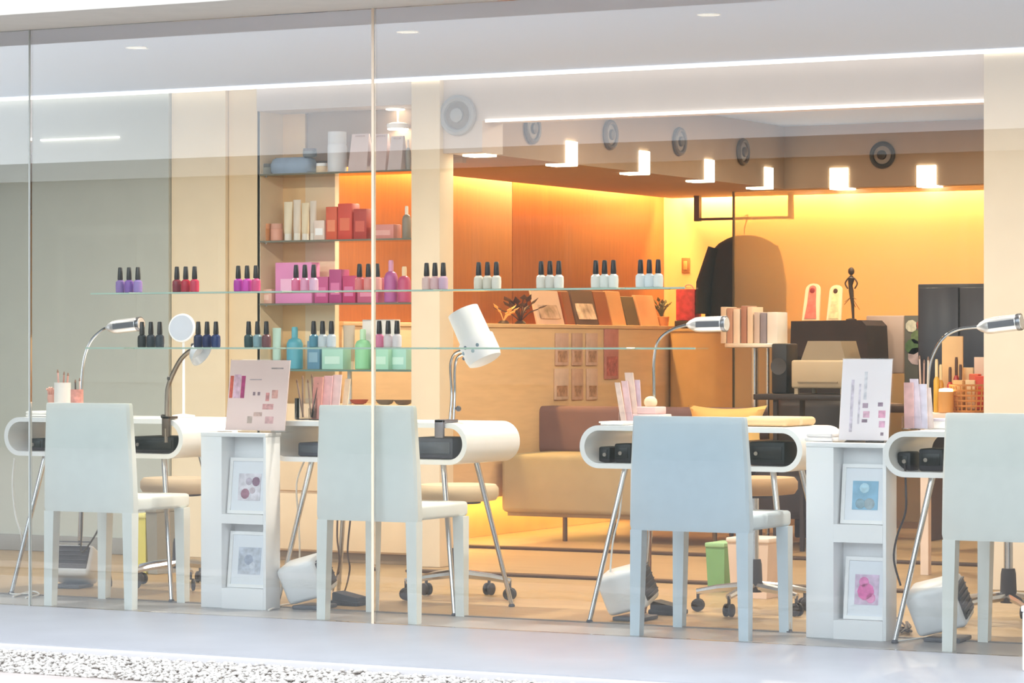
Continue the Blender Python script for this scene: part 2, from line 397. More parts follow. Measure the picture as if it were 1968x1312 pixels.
for i, (a, b, t_, h_) in enumerate(bk):
    u0, u1 = PY(a, 620, 5.58), PY(b, 620, 5.58); zt = PY(a, t_, 5.58).z
    t = thing('book', '%s standing book from the left on the tall round table' % ORD[i], 'book', ((u0.x + u1.x) / 2, 5.58, 1.11), group='books on the round table')
    B(u0.x + .001, u1.x - .001, 5.52, 5.67, 1.1105, zt, bev=.002).build('cover', M(h_, .6, noise=.06), t)
    B(u0.x + .004, u1.x - .004, 5.525, 5.675, 1.114, zt + .0008).build('pages', M('#efe6d6', .8), t)

# coat rail, coat, frosted screen, wall switch
cr = thing('coat_rail', 'dark hanging coat rail below the back bulkhead', 'rail', PY(1341, 365, 7.15))
a, b = PY(1336, 365, 7.15), PY(1346, 425, 7.15)
B(a.x, b.x, 7.13, 7.17, b.z, 2.05).build('bracket', M('#4a3018', .5), cr)
e = PY(1520, 430, 7.15)
MB().cyl((b.x - .01, 7.15, b.z + .012), (e.x, 7.15, b.z + .012), .009, n=10).build('rod', M('#5a3c1e', .5), cr)
B(e.x - .012, e.x + .012, 7.13, 7.17, b.z, 2.05).build('bracket', M('#4a3018', .5), cr)
l, r, tp, bt = PY(1356, 600, 7.15), PY(1508, 600, 7.15), PY(1400, 453, 7.15).z, 1.212
ct = thing('coat', 'long black coat hanging on the rail by the frosted screen', 'coat', ((l.x + r.x) / 2, 7.15, bt))
mx, hw = (l.x + r.x) / 2, (r.x - l.x) / 2
prof = [(0, .25, .03), (.03, .45, .05), (.08, .66, .075), (.16, .84, .09), (.3, .93, .1), (.5, .98, .1), (.75, 1, .1), (1, 1.02, .1)]
rings = []
for f, wx, wy in prof:
    z = tp + (bt - tp) * f
    rings.append([Vector((mx + hw * wx * math.cos(t) * (1 + .03 * math.sin(7 * t)), 7.15 + wy * math.sin(t) * (1 + .15 * math.cos(9 * t) * f), z)) for t in [2 * math.pi * k / 36 for k in range(36)]])
MB().loft(rings).build('body', M('#15130f', .85, noise=.15), ct)
for sgn in (-1, 1):
    MB().tube([(mx + sgn * hw * .7, 7.12, tp - .08), (mx + sgn * hw * .93, 7.09, tp - .3), (mx + sgn * hw * .95, 7.08, 1.3)], [.05, .055, .05], 10).build('sleeve', M('#15130f', .85, noise=.15), ct)
MB().tube(smooth_path([(mx, 7.15, tp - .02), (mx, 7.15, tp + .05), (mx + .02, 7.15, b.z + .03), (mx - .005, 7.15, b.z + .024)]), .004, 6).build('hanger_hook', CHROME, ct)
s0 = PY(1411, 500, 6.78)
scr = thing('frosted_screen', 'frosted warm glass screen in front of the back wall', 'screen', (s0.x, 6.78, .0))
B(s0.x, 2.4, 6.775, 6.785, .04, 2.045).build('pane', GLASS('frosted_glass', (.98, .95, .86), boost=1.0, haze=.32, hazecol=(.95, .80, .52), rough=.2), scr)
B(s0.x - .006, s0.x, 6.765, 6.795, 0, 2.05).build('edge_strip', M('#4a3a1c', .5), scr)
B(s0.x, 2.4, 6.765, 6.795, 0, .04).build('foot_rail', CHROMED, scr)
sw = PY(1318, 510, 7.455)
t = thing('wall_switch', 'small brown wall switch plate on the back wall', 'switch', (sw.x, 7.46, sw.z))
B(sw.x - .028, sw.x + .028, 7.448, 7.459, sw.z - .05, sw.z + .05, bev=.003).build('plate', M('#9a6a34', .5), t)
B(sw.x - .012, sw.x + .012, 7.442, 7.449, sw.z - .028, sw.z + .028, bev=.002).build('rocker', M('#c89a5a', .4), t)

# objects on the cabinet top along the orange wall
LX = -2.70; LZ = 1.222
led = [(1030, 1082, 558, '#c9b6b0', 'pale magazine with grey photo cover', 1), (1085, 1100, 560, '#7e4525', 'narrow brown book', 0), (1103, 1145, 558, '#5b4a45', 'black and white photo frame', 2),
       (1146, 1170, 560, '#8a4e30', 'russet brown book', 0), (1172, 1198, 560, '#c79b72', 'tan booklet', 0), (1200, 1224, 570, '#55503f', 'dark green book', 0), (1227, 1262, 568, '#cfa27f', 'cream pink card folder', 0)]
for i, (a, b, tp, h_, lb, kind) in enumerate(led):
    y0, y1 = PX(a, 600, LX).y, PX(b, 600, LX).y; zt = PX((a + b) / 2, tp, LX).z
    t = thing('book' if kind == 0 else ('magazine' if kind == 1 else 'framed_photo'), lb + ' leaning on the cabinet top before the orange wall', 'book' if kind == 0 else ('magazine' if kind == 1 else 'photo frame'), (LX, (y0 + y1) / 2, LZ))
    lean = .05
    def slab(dx0, dx1, m0, m1):
        mb = MB(); mb.loft([[Vector((LX + dx0, y0 + m0, LZ + m1)), Vector((LX + dx1, y0 + m0, LZ + m1)), Vector((LX + dx1, y1 - m0, LZ + m1)), Vector((LX + dx0, y1 - m0, LZ + m1))],
                             [Vector((LX + dx0 - lean, y0 + m0, zt - m1)), Vector((LX + dx1 - lean, y0 + m0, zt - m1)), Vector((LX + dx1 - lean, y1 - m0, zt - m1)), Vector((LX + dx0 - lean, y1 - m0, zt - m1))]])
        return mb
    slab(0, .012 if kind == 1 else .022, .002, .0005).build('cover' if kind < 2 else 'frame', M(h_, .5, noise=.05), t)
    if kind == 0: slab(.002, .018, .004, -.0015).build('pages', M('#e8d8c2', .8), t)
    if kind: slab(.01 if kind == 1 else .02, .014 if kind == 1 else .025, .05 if kind == 1 else .03, .035).build('photo', M('#8a7d80' if kind == 1 else '#b7aaa6', .4, noise=.6, scale=16), t)
# sprig and small plant
def plant(name, label, c, n, spread, h, colr, potc=None, leaf=.03):
    t = thing(name, label, 'plant', c)
    c = Vector(c)
    if potc:
        MB().lathe([(.03, 0), (.042, .01), (.05, .075), (.046, .078)], c, n=16).build('pot', M(potc, .6), t); base = c + Vector((0, 0, .07))
    else:
        MB().lathe([(.028, 0), (.034, .006), (.02, .02)], c, n=12).build('holder', M('#3a2c2a', .6), t); base = c + Vector((0, 0, .015))
    for k in range(n):
        a = random.random() * 6.28; rr = spread * random.uniform(.3, 1); hh = h * random.uniform(.4, 1)
        tip = base + Vector((rr * math.cos(a), rr * math.sin(a), hh)); mid = (base + tip) / 2 + Vector((0, 0, hh * .2))
        st = MB().tube(smooth_path([base, mid, tip], 4), .0035, 5).build('stem', M(colr, .7), t)
        l = MB(); d = (tip - mid).normalized(); sd = d.cross(Vector((0, 0, 1))).normalized() if abs(d.z) < .98 else Vector((1, 0, 0))
        for p, s_ in ((tip, 1), (mid, .8)):
            L = leaf * s_
            nrm = sd.cross(d)
            l.loft([[p, p + sd * L * .45 + d * L * .5, p + d * L * 1.3, p - sd * L * .45 + d * L * .5], [p + nrm * .002, p + sd * L * .45 + d * L * .5 + nrm * .004, p + d * L * 1.3 + nrm * .002, p - sd * L * .45 + d * L * .5 + nrm * .004]])
        l.build('leaf', M(colr, .6, noise=.2), st)
p = PX(1000, 622, LX); plant('dried_sprig', 'dark dried flower sprig on the cabinet top right of the pillar', (LX, p.y, LZ), 12, .14, .13, '#4a3436', leaf=.05)
p = PX(968, 622, LX); plant('dried_sprig', 'straw coloured dried sprig at the near end of the cabinet top', (LX, p.y, LZ), 5, .08, .09, '#d9b27c', leaf=.035)
p = PY(1278, 622, 7.0); plant('potted_plant', 'small dark green plant in a wooden pot at the cabinet corner', (PY(1277, 620, 7.12).x - .02, 7.12, 1.205), 12, .07, .1, '#4c4a26', potc='#b8793f', leaf=.03)
# red card and dark box on the back cabinet
u0, u1 = PY(1305, 600, 7.12), PY(1342, 600, 7.12)
t = thing('red_bag', 'red patterned paper bag on the back cabinet', 'bag', ((u0.x + u1.x) / 2, 7.12, 1.205))
B(u0.x, u1.x, 7.07, 7.17, 1.2555, PY(1320, 556, 7.12).z, bev=.006).build('body', M('#b3343c', .6, noise=.35, scale=25), t)
MB().tube(smooth_path([(u0.x + .03, 7.12, PY(1320, 557, 7.12).z), (u0.x + .05, 7.12, PY(1320, 548, 7.12).z), (u1.x - .05, 7.12, PY(1320, 548, 7.12).z), (u1.x - .03, 7.12, PY(1320, 557, 7.12).z)]), .004, 6).build('handle', M('#d9a0a0', .6), t)
B(u0.x + .0, u1.x + .01, 7.05, 7.2, 1.206, 1.2545, bev=.004).build('base_tray', M('#2a1a14', .5), t)
# leaflets hung on the face of the wall cabinet
lf = [(1066, 1090, 640, 702, '#cfae9e'), (1098, 1117, 640, 702, '#c9a592'), (1125, 1146, 640, 702, '#d3b3a1'), (1064, 1090, 708, 768, '#d8bca8'), (1098, 1118, 708, 768, '#cba48d'), (1126, 1146, 708, 768, '#d6b7a2'), (1160, 1186, 632, 728, '#bf7f76')]
rows = ['left leaflet of the upper row', 'middle leaflet of the upper row', 'right leaflet of the upper row', 'left leaflet of the lower row', 'middle leaflet of the lower row', 'right leaflet of the lower row', 'tall pink leaflet']
for i, (a, b, t0, t1, h_) in enumerate(lf):
    y0, y1 = PX(a, 700, -2.6).y, PX(b, 700, -2.6).y; z1, z0 = PX((a + b) / 2, t0, -2.6).z, PX((a + b) / 2, t1, -2.6).z
    t = thing('leaflet', rows[i] + ' on the wall cabinet face', 'leaflet', (-2.6, (y0 + y1) / 2, z0), group='leaflets on the wall cabinet')
    B(-2.599, -2.589, y0, y1, z0, z1, bev=.002).build('sheet', M(h_, .6, noise=.1, scale=20), t)
    B(-2.5895, -2.5875, y0 + .02, y1 - .02, z0 + .02, z0 + (z1 - z0) * .45).build('picture', M('#b08a70' if i < 6 else '#b0625c', .5, noise=.5, scale=30), t)

# right side of the inner room: black draped case, cards, figure, screen, poster, black cupboard, white machine
def px_box(a, b, t0, t1, Y):
    p, q = PY(a, t1, Y), PY(b, t0, Y); return p.x, q.x, p.z, q.z
x0, x1, z0, z1 = px_box(1526, 1664, 615, 690, 5.36)
t = thing('black_case', 'black cloth-covered display case behind the white machine', 'case', ((x0 + x1) / 2, 5.45, 0))
B(x0, x1, 5.36, 5.65, .02, z1 - .02, bev=.01).build('body', M('#2a1f1f', .8, noise=.15), t)
pl = [(x0 - .015, z0 + .02), (x1 + .02, z0 - .02), (x1 + .01, z1 - .03), (x1 - .02, z1), (x0 - .01, z1 - .004)]
MB().prism(pl, lambda u, v, w_: (u, w_, v), 5.34, 5.66).build('cloth', M('#33231f', .9, noise=.2, bump=.1), t)
CT = z1
for nm, (a, b, t0, t1), c1, c2, lb in (('photo_card', (1541, 1574, 544, 613), '#e8745e', '#a3312c', 'left arched photo card with a red figure on the black case'), ('photo_card', (1588, 1616, 547, 610), '#f0cf96', '#5a3222', 'right arched photo card with a dark figure on the black case')):
    u0, u1, _, v1 = px_box(a, b, t0, t1, 5.45); v0 = CT
    t = thing(nm, lb, 'photo card', ((u0 + u1) / 2, 5.45, v0))
    m_ = (u0 + u1) / 2; hw = (u1 - u0) / 2
    arch = [(m_ - hw, v0 + .001), (m_ + hw, v0 + .001)] + [(m_ + hw * .85 * math.cos(k * math.pi / 8), v1 - hw * .7 + hw * .7 * math.sin(k * math.pi / 8)) for k in range(9)]
    MB().prism(arch, lambda u, v, w_: (u, w_ + (v - v0) * .2, v), 5.45, 5.462).build('card', M('#f4d9ac', .6), t)
    hw2 = hw * .55
    arch2 = [(m_ - hw2 * 1.3, v0 + .01), (m_ + hw2 * 1.2, v0 + .01), (m_ + hw2 * .9, v0 + (v1 - v0) * .45)] + [(m_ + hw2 * .75 * math.cos(k * math.pi / 8), v1 - hw2 * 1.1 + hw2 * .7 * math.sin(k * math.pi / 8)) for k in range(9)] + [(m_ - hw2 * .9, v0 + (v1 - v0) * .45)]
    MB().prism(arch2, lambda u, v, w_: (u, w_ + (v - v0) * .2, v), 5.446, 5.4505).build('print', M(c1, .6, noise=.3, scale=30), t)
    MB().ball((m_, 5.45 + (v1 - v0) * .15, v1 - hw * .85), hw2 * .6, (1, .35, 1.2)).build('dark_patch', M(c2, .7), t)
p = PY(1636, 612, 5.45)
t = thing('figurine', 'thin dark figurine standing on the black case', 'figurine', (p.x, 5.45, CT)); H = PY(1636, 514, 5.45).z - CT
FG = M('#3a2612', .6)
MB().lathe([(.03, 0), (.03, .006), (.01, .012)], (p.x, 5.45, CT), n=14).build('base', FG, t)
MB().tube([(p.x + .012, 5.45, CT + .01), (p.x + .008, 5.45, CT + H * .3), (p.x, 5.45, CT + H * .55), (p.x - .004, 5.45, CT + H * .66), (p.x, 5.45, CT + H * .8), (p.x, 5.45, CT + H * .85)], [.007, .009, .014, .012, .02, .007], 10).build('body', FG, t)
MB().ball((p.x, 5.45, CT + H * .93), .018, (1, 1, 1.25)).build('head', FG, t)
for sgn in (-1, 1): MB().tube(smooth_path([(p.x + sgn * .018, 5.45, CT + H * .8), (p.x + sgn * .036, 5.45, CT + H * .7), (p.x + sgn * .02, 5.45, CT + H * .6)]), .0045, 6).build('arm', FG, t)
for k in range(5): MB().tube([(p.x, 5.45, CT + H * .45), (p.x + .05 * math.cos(k * 1.4), 5.45 + .04 * math.sin(k * 1.4), CT + H * (.2 + .05 * k))], .002, 5).build('twig', M('#6d5426', .7), t)

x0, x1, z0, z1 = px_box(1520, 1624, 692, 746, 4.3)
wmn = thing('printer', 'beige office machine with sloped cover on small feet', 'printer', ((x0 + x1) / 2, 4.45, z0))
BM_ = M('#b5a184', .5, noise=.03)
B(x0, x1, 4.3, 4.6, z0, z1, bev=.012, seg=3).build('body', BM_, wmn)
ya, yb = PY(1540, 655, 4.4).z, z1
MB().prism([(x0 + .03, yb - .004), (x1 - .02, yb - .004), (x1 - .05, ya), (x0 + .07, ya)], lambda u, v, w_: (u, w_, v), 4.36, 4.58).build('cover', M('#93826b', .5), wmn)
B(x0 + .04, x1 - .04, 4.292, 4.302, z0 + .03, z0 + .036).build('seam', M('#8a7a63', .5), wmn)
for xx in (x0 + .015, x1 - .03):
    for yy in (4.32, 4.56): B(xx, xx + .02, yy - .01, yy + .01, z0 - .03, z0 + .001).build('foot', BM_, wmn)
st = thing('dark_side_table', 'dark low table carrying the beige office machine', 'table', ((x0 + x1) / 2, 4.45, 0))
B(PY(1480, 700, 4.4).x - .02, x1 + .1, 4.22, 4.66, z0 - .06, z0 - .03, bev=.005).build('top', M('#2b1f1c', .5), st)
STZ = z0 - .03
for xx in (x0 - .08, x1 + .06):
    for yy in (4.25, 4.61): B(xx, xx + .022, yy, yy + .022, 0, z0 - .06).build('leg', M('#2b1f1c', .5), st)
# black slim tower left of machine
x0, x1, z0, z1 = px_box(1482, 1512, 660, 750, 4.4)
t = thing('black_speaker', 'narrow black speaker box left of the beige office machine', 'speaker', ((x0 + x1) / 2, 4.48, STZ))
B(x0, x1, 4.4, 4.56, STZ + .0005, z1, bev=.01).build('body', M('#1c1719', .5, noise=.2), t)
MB().lathe([(.04, 0), (.045, .006), (.02, .003)], ((x0 + x1) / 2, 4.399, z1 - .12), axis=(0, -1, 0)).build('cone', M('#3d3838', .5), t)

x0, x1, z0, z1 = px_box(1664, 1737, 606, 690, 5.74)
t = thing('monitor', 'pale mauve monitor back standing right of the black case', 'monitor', ((x0 + x1) / 2, 5.74, .76))
B(x0, x1, 5.74, 5.78, z0 - .08, z1, bev=.008).build('housing', M('#b59c90', .6, noise=.03), t)
MB().cyl(((x0 + x1) / 2, 5.77, .76), ((x0 + x1) / 2, 5.77, z0), .02).build('stand', M('#9a867c', .5), t)
DT = thing('reception_desk', 'dark reception desk under the monitor', 'desk', ((x0 + x1) / 2, 5.8, 0))
CX0 = PY(1800, 600, 5.7).x - .02
B(x0 - .01, CX0, 5.67, 5.95, .72, .76, bev=.004).build('top', M('#4c352b', .5), DT)
for xx in (x0, CX0 - .05): B(xx, xx + .025, 5.69, 5.93, 0, .72).build('side', M('#4c352b', .5), DT)
MB().lathe([(.09, 0), (.09, .008), (.03, .014)], ((x0 + x1) / 2, 5.77, .76), n=20).build('foot', M('#9a867c', .5), t)
x0, x1, z0, z1 = px_box(1738, 1784, 606, 698, 5.7)
t = thing('poster_board', 'small poster board with green leaf picture beside the monitor', 'poster', ((x0 + x1) / 2, 5.7, .76))
B(x0, min(x1, CX0), 5.7, 5.715, .761, z1, bev=.002).build('board', M('#5d5a52', .6), t)
for k, (fx, fz, r_, h_) in enumerate(((.3, .78, .035, '#cfc9b4'), (.55, .55, .04, '#66784c'), (.35, .35, .045, '#4f6b40'), (.7, .8, .03, '#a34a3e'), (.5, .15, .05, '#b8a2a4'))):
    xx, zz = x0 + (x1 - x0) * fx, z0 + (z1 - z0) * fz
    MB().lathe([(r_, 0), (r_, .003)], (xx, 5.6995, zz), axis=(0, -1, 0), n=9).build('print_patch', M(h_, .6, noise=.3, scale=30), t)
x0, x1, z0, z1 = px_box(1789, 1900, 546, 700, 5.0)
t = thing('black_cupboard', 'tall black cupboard on slim legs against the right column', 'cupboard', ((x0 + x1) / 2, 5.2, 0))
for xx in (x0 + .02, x1 + .46):
    for yy in (4.83, 5.26): MB().cyl((xx, yy, 0), (xx, yy, .46), .014, n=10).build('leg', CHROME, t)
B(x0, x1 + .5, 4.8, 5.3, .45, z1, bev=.006).xf(Matrix.Translation((0, .0, 0))).build('body', M('#1e1a20', .4, noise=.15), t)
for a_, b_ in ((x0 + .01, (x0 + x1) / 2 + .07), ((x0 + x1) / 2 + .08, x1 + .3)):
    d_ = B(a_, b_, 4.782, 4.8, .47, z1 - .02, bev=.003).build('door', M('#201c26', .3, noise=.15), t)
    B(b_ - .03, b_ - .02, 4.765, 4.783, .9, 1.02).build('handle', CHROMED, d_)

# ================================================================== DISPLAY NICHE WITH GLASS SHELVES
bc = thing('base_cabinet', 'peach coloured base cabinet below the display shelves', 'cabinet', (-2.3, 2.85, 0))
PE = M('#ecd0aa', .55, noise=.03)
B(-2.914, -1.99, 2.76, 2.976, .05, .80, bev=.003).build('body', PE, bc)
B(-2.914, -1.99, 2.78, 2.976, .0, .05).build('plinth', M('#8a745a', .6), bc)
B(-2.912, -2.46, 2.742, 2.76, .36, .79, bev=.002).build('door', PE, bc)
B(-2.45, -1.995, 2.742, 2.76, .36, .79, bev=.002).build('door', PE, bc)
B(-2.912, -1.995, 2.742, 2.76, .06, .345, bev=.002).build('drawer', PE, bc)
SH = []
for i, yy in enumerate((330, 460, 582, 710)):
    z = PY(640, yy, 2.75).z; SH.append(z)
    t = thing('glass_shelf', '%s glass display shelf from the top in the niche' % ORD[i], 'shelf', (-2.45, 2.87, z), group='glass shelves in the niche')
    B(-2.915, -1.986, 2.756, 2.978, z - .008, z, ).build('pane', SHELFG, t)
    B(-2.915, -1.986, 2.75, 2.756, z - .009, z).build('edge', M('#6d6a58', .3) if i < 3 else M('#5f7f78', .3), t)
    for x in (-2.905, -1.998):
        MB().cyl((x, 2.8, z - .014), (x, 2.8, z - .008), .008, n=10).build('peg', CHROME, t)
rod = MB().cyl((PY(672, 700, 2.85).x, 2.85, SH[3] - .01), (PY(672, 700, 2.85).x, 2.85, .80), .012, n=12).build('shelf_post', M('#cfd6d4', .25, .3)); tag(rod, 'slim pale post under the lowest niche shelf', 'post')
SHN = ['top', 'second', 'third', 'lowest']
def prod(si, a, b, t0, h_, label, kind='box', Y=2.84, name=None, cat=None, depth=.08, zb=None, trim=None):
    z = SH[si] if zb is None else zb
    p, q = PY(a, t0, Y), PY(b, t0, Y); zt = p.z; cx = (p.x + q.x) / 2; hw = (q.x - p.x) / 2
    z += .0006
    t = thing(name or {'box': 'carton', 'tube': 'cosmetic_tube', 'bottle': 'cosmetic_bottle', 'jar': 'cosmetic_jar', 'bag': 'paper_bag'}[kind], label + ' on the %s niche shelf' % SHN[si], cat or {'box': 'box', 'tube': 'tube', 'bottle': 'bottle', 'jar': 'jar', 'bag': 'bag'}[kind], (cx, Y, z), group='goods on the niche shelves')
    m = M(h_, .45, noise=.05); tm = M(trim, .45) if trim else WHITE
    H_ = zt - z
    if kind == 'box':
        B(cx - hw, cx + hw, Y - depth / 2, Y + depth / 2, z, zt, bev=.003).build('carton', m, t)
        B(cx - hw * .7, cx + hw * .7, Y - depth / 2 - .0012, Y - depth / 2 + .001, z + H_ * .25, z + H_ * .6).build('label', tm, t)
    elif kind == 'tube':
        n = 12
        def el(rx, ry, zz): return [Vector((cx + rx * math.cos(2 * math.pi * k / n), Y + ry * math.sin(2 * math.pi * k / n), zz)) for k in range(n)]
        MB().loft([el(hw * .8, hw * .8, z + H_ * .18), el(hw * .9, hw * .8, z + H_ * .3), el(hw, hw * .35, z + H_ * .85), el(hw * 1.05, .002, zt)]).build('tube', m, t)
        MB().lathe([(hw * .75, 0), (hw * .8, H_ * .02), (hw * .75, H_ * .18)], (cx, Y, z), n=12).build('cap', tm, t)
    elif kind == 'bottle':
        MB().lathe([(hw * .9, 0), (hw, .004), (hw, H_ * .6), (hw * .75, H_ * .7), (hw * .35, H_ * .74)], (cx, Y, z), n=16).build('bottle', m, t)
        MB().lathe([(hw * .38, H_ * .73), (hw * .38, H_ * .96), (hw * .3, H_)], (cx, Y, z), n=12).build('cap', tm, t)
    elif kind == 'jar':
        MB().lathe([(hw * .9, 0), (hw, .004), (hw, H_ * .66), (hw * .92, H_ * .7)], (cx, Y, z), n=18).build('jar', m, t)
        MB().lathe([(hw * .96, H_ * .7), (hw * .98, H_ * .72), (hw * .96, H_)], (cx, Y, z), n=18).build('lid', tm, t)
    elif kind == 'bag':
        MB().loft([[Vector((cx - hw, Y - depth / 2, z)), Vector((cx + hw, Y - depth / 2, z)), Vector((cx + hw, Y + depth / 2, z)), Vector((cx - hw, Y + depth / 2, z))],
                   [Vector((cx - hw * .9, Y - .006, zt)), Vector((cx + hw * .9, Y - .006, zt)), Vector((cx + hw * .9, Y + .006, zt)), Vector((cx - hw * .9, Y + .006, zt))]]).build('bag', m, t)
        MB().tube([(cx - hw * .5, Y - .009, zt - .012), (cx + hw * .5, Y - .009, zt - .012)], .004, 6).build('fold', tm, t)
    return t
# top shelf
prod(0, 488, 524, 316, '#8b8b80', 'grey roll holder at the left end', 'jar', trim='#57554e')
t = thing('blue_pouch', 'slate blue zip pouch lying on the top niche shelf', 'pouch', (PY(565, 320, 2.86).x, 2.86, SH[0]), group='goods on the niche shelves')
a, b = PY(526, 305, 2.86), PY(604, 305, 2.86)
rings = []
for f, k in ((0, .86), (.15, .98), (.6, 1), (.9, .9), (1, .75)):
    z = SH[0] + .001 + (a.z - SH[0]) * f
    rings.append([Vector(((a.x + b.x) / 2 + (b.x - a.x) / 2 * k * math.copysign(abs(math.cos(q)) ** .5, math.cos(q)), 2.86 + .06 * k * math.copysign(abs(math.sin(q)) ** .5, math.sin(q)), z)) for q in [2 * math.pi * j / 28 for j in range(28)]])
MB().loft(rings).build('body', M('#8ea3bd', .6, noise=.12), t)
MB().tube([(a.x + .03, 2.83, a.z - .002), (b.x - .03, 2.83, a.z - .002)], .004, 6).build('zip', M('#4d5a6c', .4), t)
prod(0, 584, 607, 286, '#5f6468', 'small dark cup on top of the blue pouch', 'jar', zb=a.z + .001, name='small_cup', cat='cup', trim='#4b3a40')
prod(0, 609, 628, 314, '#f3d9b4', 'cream small jar left of the white roll', 'jar')
prod(0, 632, 664, 254, '#dcdde2', 'tall white paper roll', 'jar', trim='#d0d1d6', name='paper_roll', cat='roll')
prod(0, 676, 712, 258, '#d7bfba', 'left pink paper bag', 'bag', trim='#b79690'); prod(0, 718, 748, 258, '#d2b8b4', 'middle pink paper bag', 'bag', trim='#b79690'); prod(0, 752, 778, 262, '#cdbab6', 'right pink paper bag', 'bag', trim='#b79690')
prod(0, 780, 789, 268, '#9a948c', 'slim grey bottle at the right end', 'bottle', trim='#e9dfd2')
# second shelf
prod(1, 500, 520, 430, '#cf8a4e', 'small amber jar', 'jar', trim='#e3a070'); prod(1, 522, 542, 430, '#e2a38d', 'small salmon jar', 'jar', trim='#dba28e')
for i, (a, b, t0) in enumerate(((546, 562, 388), (564, 578, 384), (580, 594, 390), (596, 608, 386))):
    prod(1, a, b, t0, ['#e9dcc0', '#e3d6c6', '#ead9b8', '#e0d3c4'][i], '%s pale cream tube from the left' % ORD[i], 'tube', trim='#f1ece2')
prod(1, 611, 631, 424, '#ead5c8', 'small white carton', 'box')
prod(1, 634, 655, 398, '#dd5a32', 'left orange red carton', 'box', trim='#f08a60'); prod(1, 657, 684, 392, '#d8432c', 'middle bright red carton', 'box', trim='#e8714c'); prod(1, 687, 712, 402, '#b8392c', 'right dark red carton', 'box', trim='#d8604c')
prod(1, 722, 764, 432, '#d88a80', 'flat salmon box', 'box', trim='#e8a9a0'); prod(1, 774, 789, 396, '#8f8578', 'grey pump bottle with white top', 'bottle', trim='#f2eade')
# third shelf
prod(2, 537, 607, 505, '#e08abf', 'large pink gift box', 'box', trim='#f0b8da')
for i, (a, b, t0, h_) in enumerate(((612, 638, 532, '#c04a86'), (640, 664, 518, '#b03c7c'), (666, 690, 530, '#c1316c'))):
    prod(2, a, b, t0, h_, ['left', 'middle', 'right'][i] + ' magenta carton', 'box', trim='#d873a6')
prod(2, 694, 734, 534, '#c65a80', 'low rose carton', 'box', trim='#e08aa8')
prod(2, 740, 763, 500, '#b05a9c', 'violet pink bottle', 'bottle', trim='#d79ac0'); prod(2, 766, 788, 512, '#c04a78', 'crimson pink bottle with cream cap', 'bottle', trim='#f0d8b4')
prod(2, 492, 530, 556, '#dfae9e', 'pale peach flat box', 'box', trim='#ecc9bc')
# lowest shelf
prod(3, 524, 540, 630, '#b5d6cc', 'pale mint tube', 'tube', trim='#c9e0da'); prod(3, 553, 580, 628, '#4f9fb4', 'tall teal blue bottle', 'bottle', trim='#5aa9bd', Y=2.82)
prod(3, 598, 622, 655, '#5b8aa6', 'steel blue carton', 'box', trim='#83aac0'); prod(3, 626, 667, 668, '#a5d4c4', 'pale aqua carton', 'box', trim='#c3e4d8')
prod(3, 684, 711, 632, '#8fd0a0', 'mint green bottle', 'bottle', trim='#b9e2c0'); prod(3, 660, 682, 625, '#c9b59f', 'tan tube', 'tube', Y=2.9, trim='#e9dfd2')
prod(3, 702, 764, 614, '#e6e0dc', 'white lidded box', 'box', Y=2.92, trim='#f4f0ee', depth=.06); prod(3, 722, 754, 668, '#9fd4bd', 'small mint carton', 'box', Y=2.8, trim='#bfe6d6'); prod(3, 757, 788, 670, '#a6d8cc', 'aqua carton at the right end', 'box', trim='#c8ece4')
for i, x in enumerate((690, 740, 775)):
    p = PY(x, 768, 2.83)
    t = thing('small_dish', '%s small dish from the left on the base cabinet' % ORD[i], 'dish', (p.x, 2.83, .8), group='dishes on the base cabinet')
    MB().lathe([(.02, .0005), (.035, .004), (.05, .024), (.047, .024), (.03, .006)], (p.x, 2.83, .8), n=18).build('dish', M(['#b0503c', '#7a6a5c', '#6f5a4a'][i], .5), t)

# ================================================================== NAIL POLISH SHELVES AT THE GLASS
PS = []
for nm, a, b, yy in (('upper', 190, 1328, 557), ('lower', 180, 1348, 668)):
    l, r = PY(a, yy, .14), PY(b, yy, .14); z = 1.319 if nm == 'upper' else 1.0905; PS.append(z)
    t = thing('polish_shelf', nm + ' long clear glass shelf with nail polish at the window', 'shelf', ((l.x + r.x) / 2, .14, z))
    B(l.x, r.x, .086, .204, z - .006, z).build('pane', SHELFG, t)
    B(l.x, r.x, .08, .086, z - .0065, z + .0005).build('edge', SHELFE, t)
    for x in (l.x + .25, l.x + 1.0, l.x + 1.7, r.x - .25):
        MB().cyl((x, .0055, z - .003), (x, .08, z - .003), .0025, n=8).build('standoff', SHELFE, t)
def bottle_proto():
    t = thing('nail_polish', 'proto', 'nail polish')
    MB().lathe([(.015, 0), (.0188, .003), (.0195, .03), (.0185, .046), (.011, .053), (.007, .055)], (0, 0, 0), n=16).build('bottle', WHITE, t)
    MB().lathe([(.0092, .053), (.0115, .057), (.0108, .075), (.009, .104), (.0075, .107)], (0, 0, 0), n=14).build('cap', M('#262024', .35, noise=.1), t)
    return t
proto = bottle_proto(); pused = False
def polish(px, si, cols, where, names, sp=17):
    global pused
    for k in range(3):
        p = PY(px + (k - 1) * sp, 600, .125)
        lb = '%s nail polish, %s in the %s' % (names[k], ['left', 'middle', 'right'][k], where)
        if not pused: t = proto; pused = True; t.location = (p.x, .125, PS[si]); t['label'] = lb; t['group'] = 'nail polish trios'
        else: t = dup(proto, (p.x, .125, PS[si]), label=lb, group='nail polish trios')
        b_ = [c for c in t.children if c.name.startswith('bottle')][0]
        b_.data = b_.data.copy(); b_.data.materials[0] = M(cols[k], .2, noise=.05)
UW = ['leftmost trio, upper shelf'] + ['%s trio from left, upper shelf' % ORD[i] for i in range(1, 9)] + ['rightmost trio, upper shelf']
polish(248, 0, ['#9a7cc0', '#8d63b8', '#a58ad0'], UW[0], ['lilac', 'violet', 'pale lilac'])
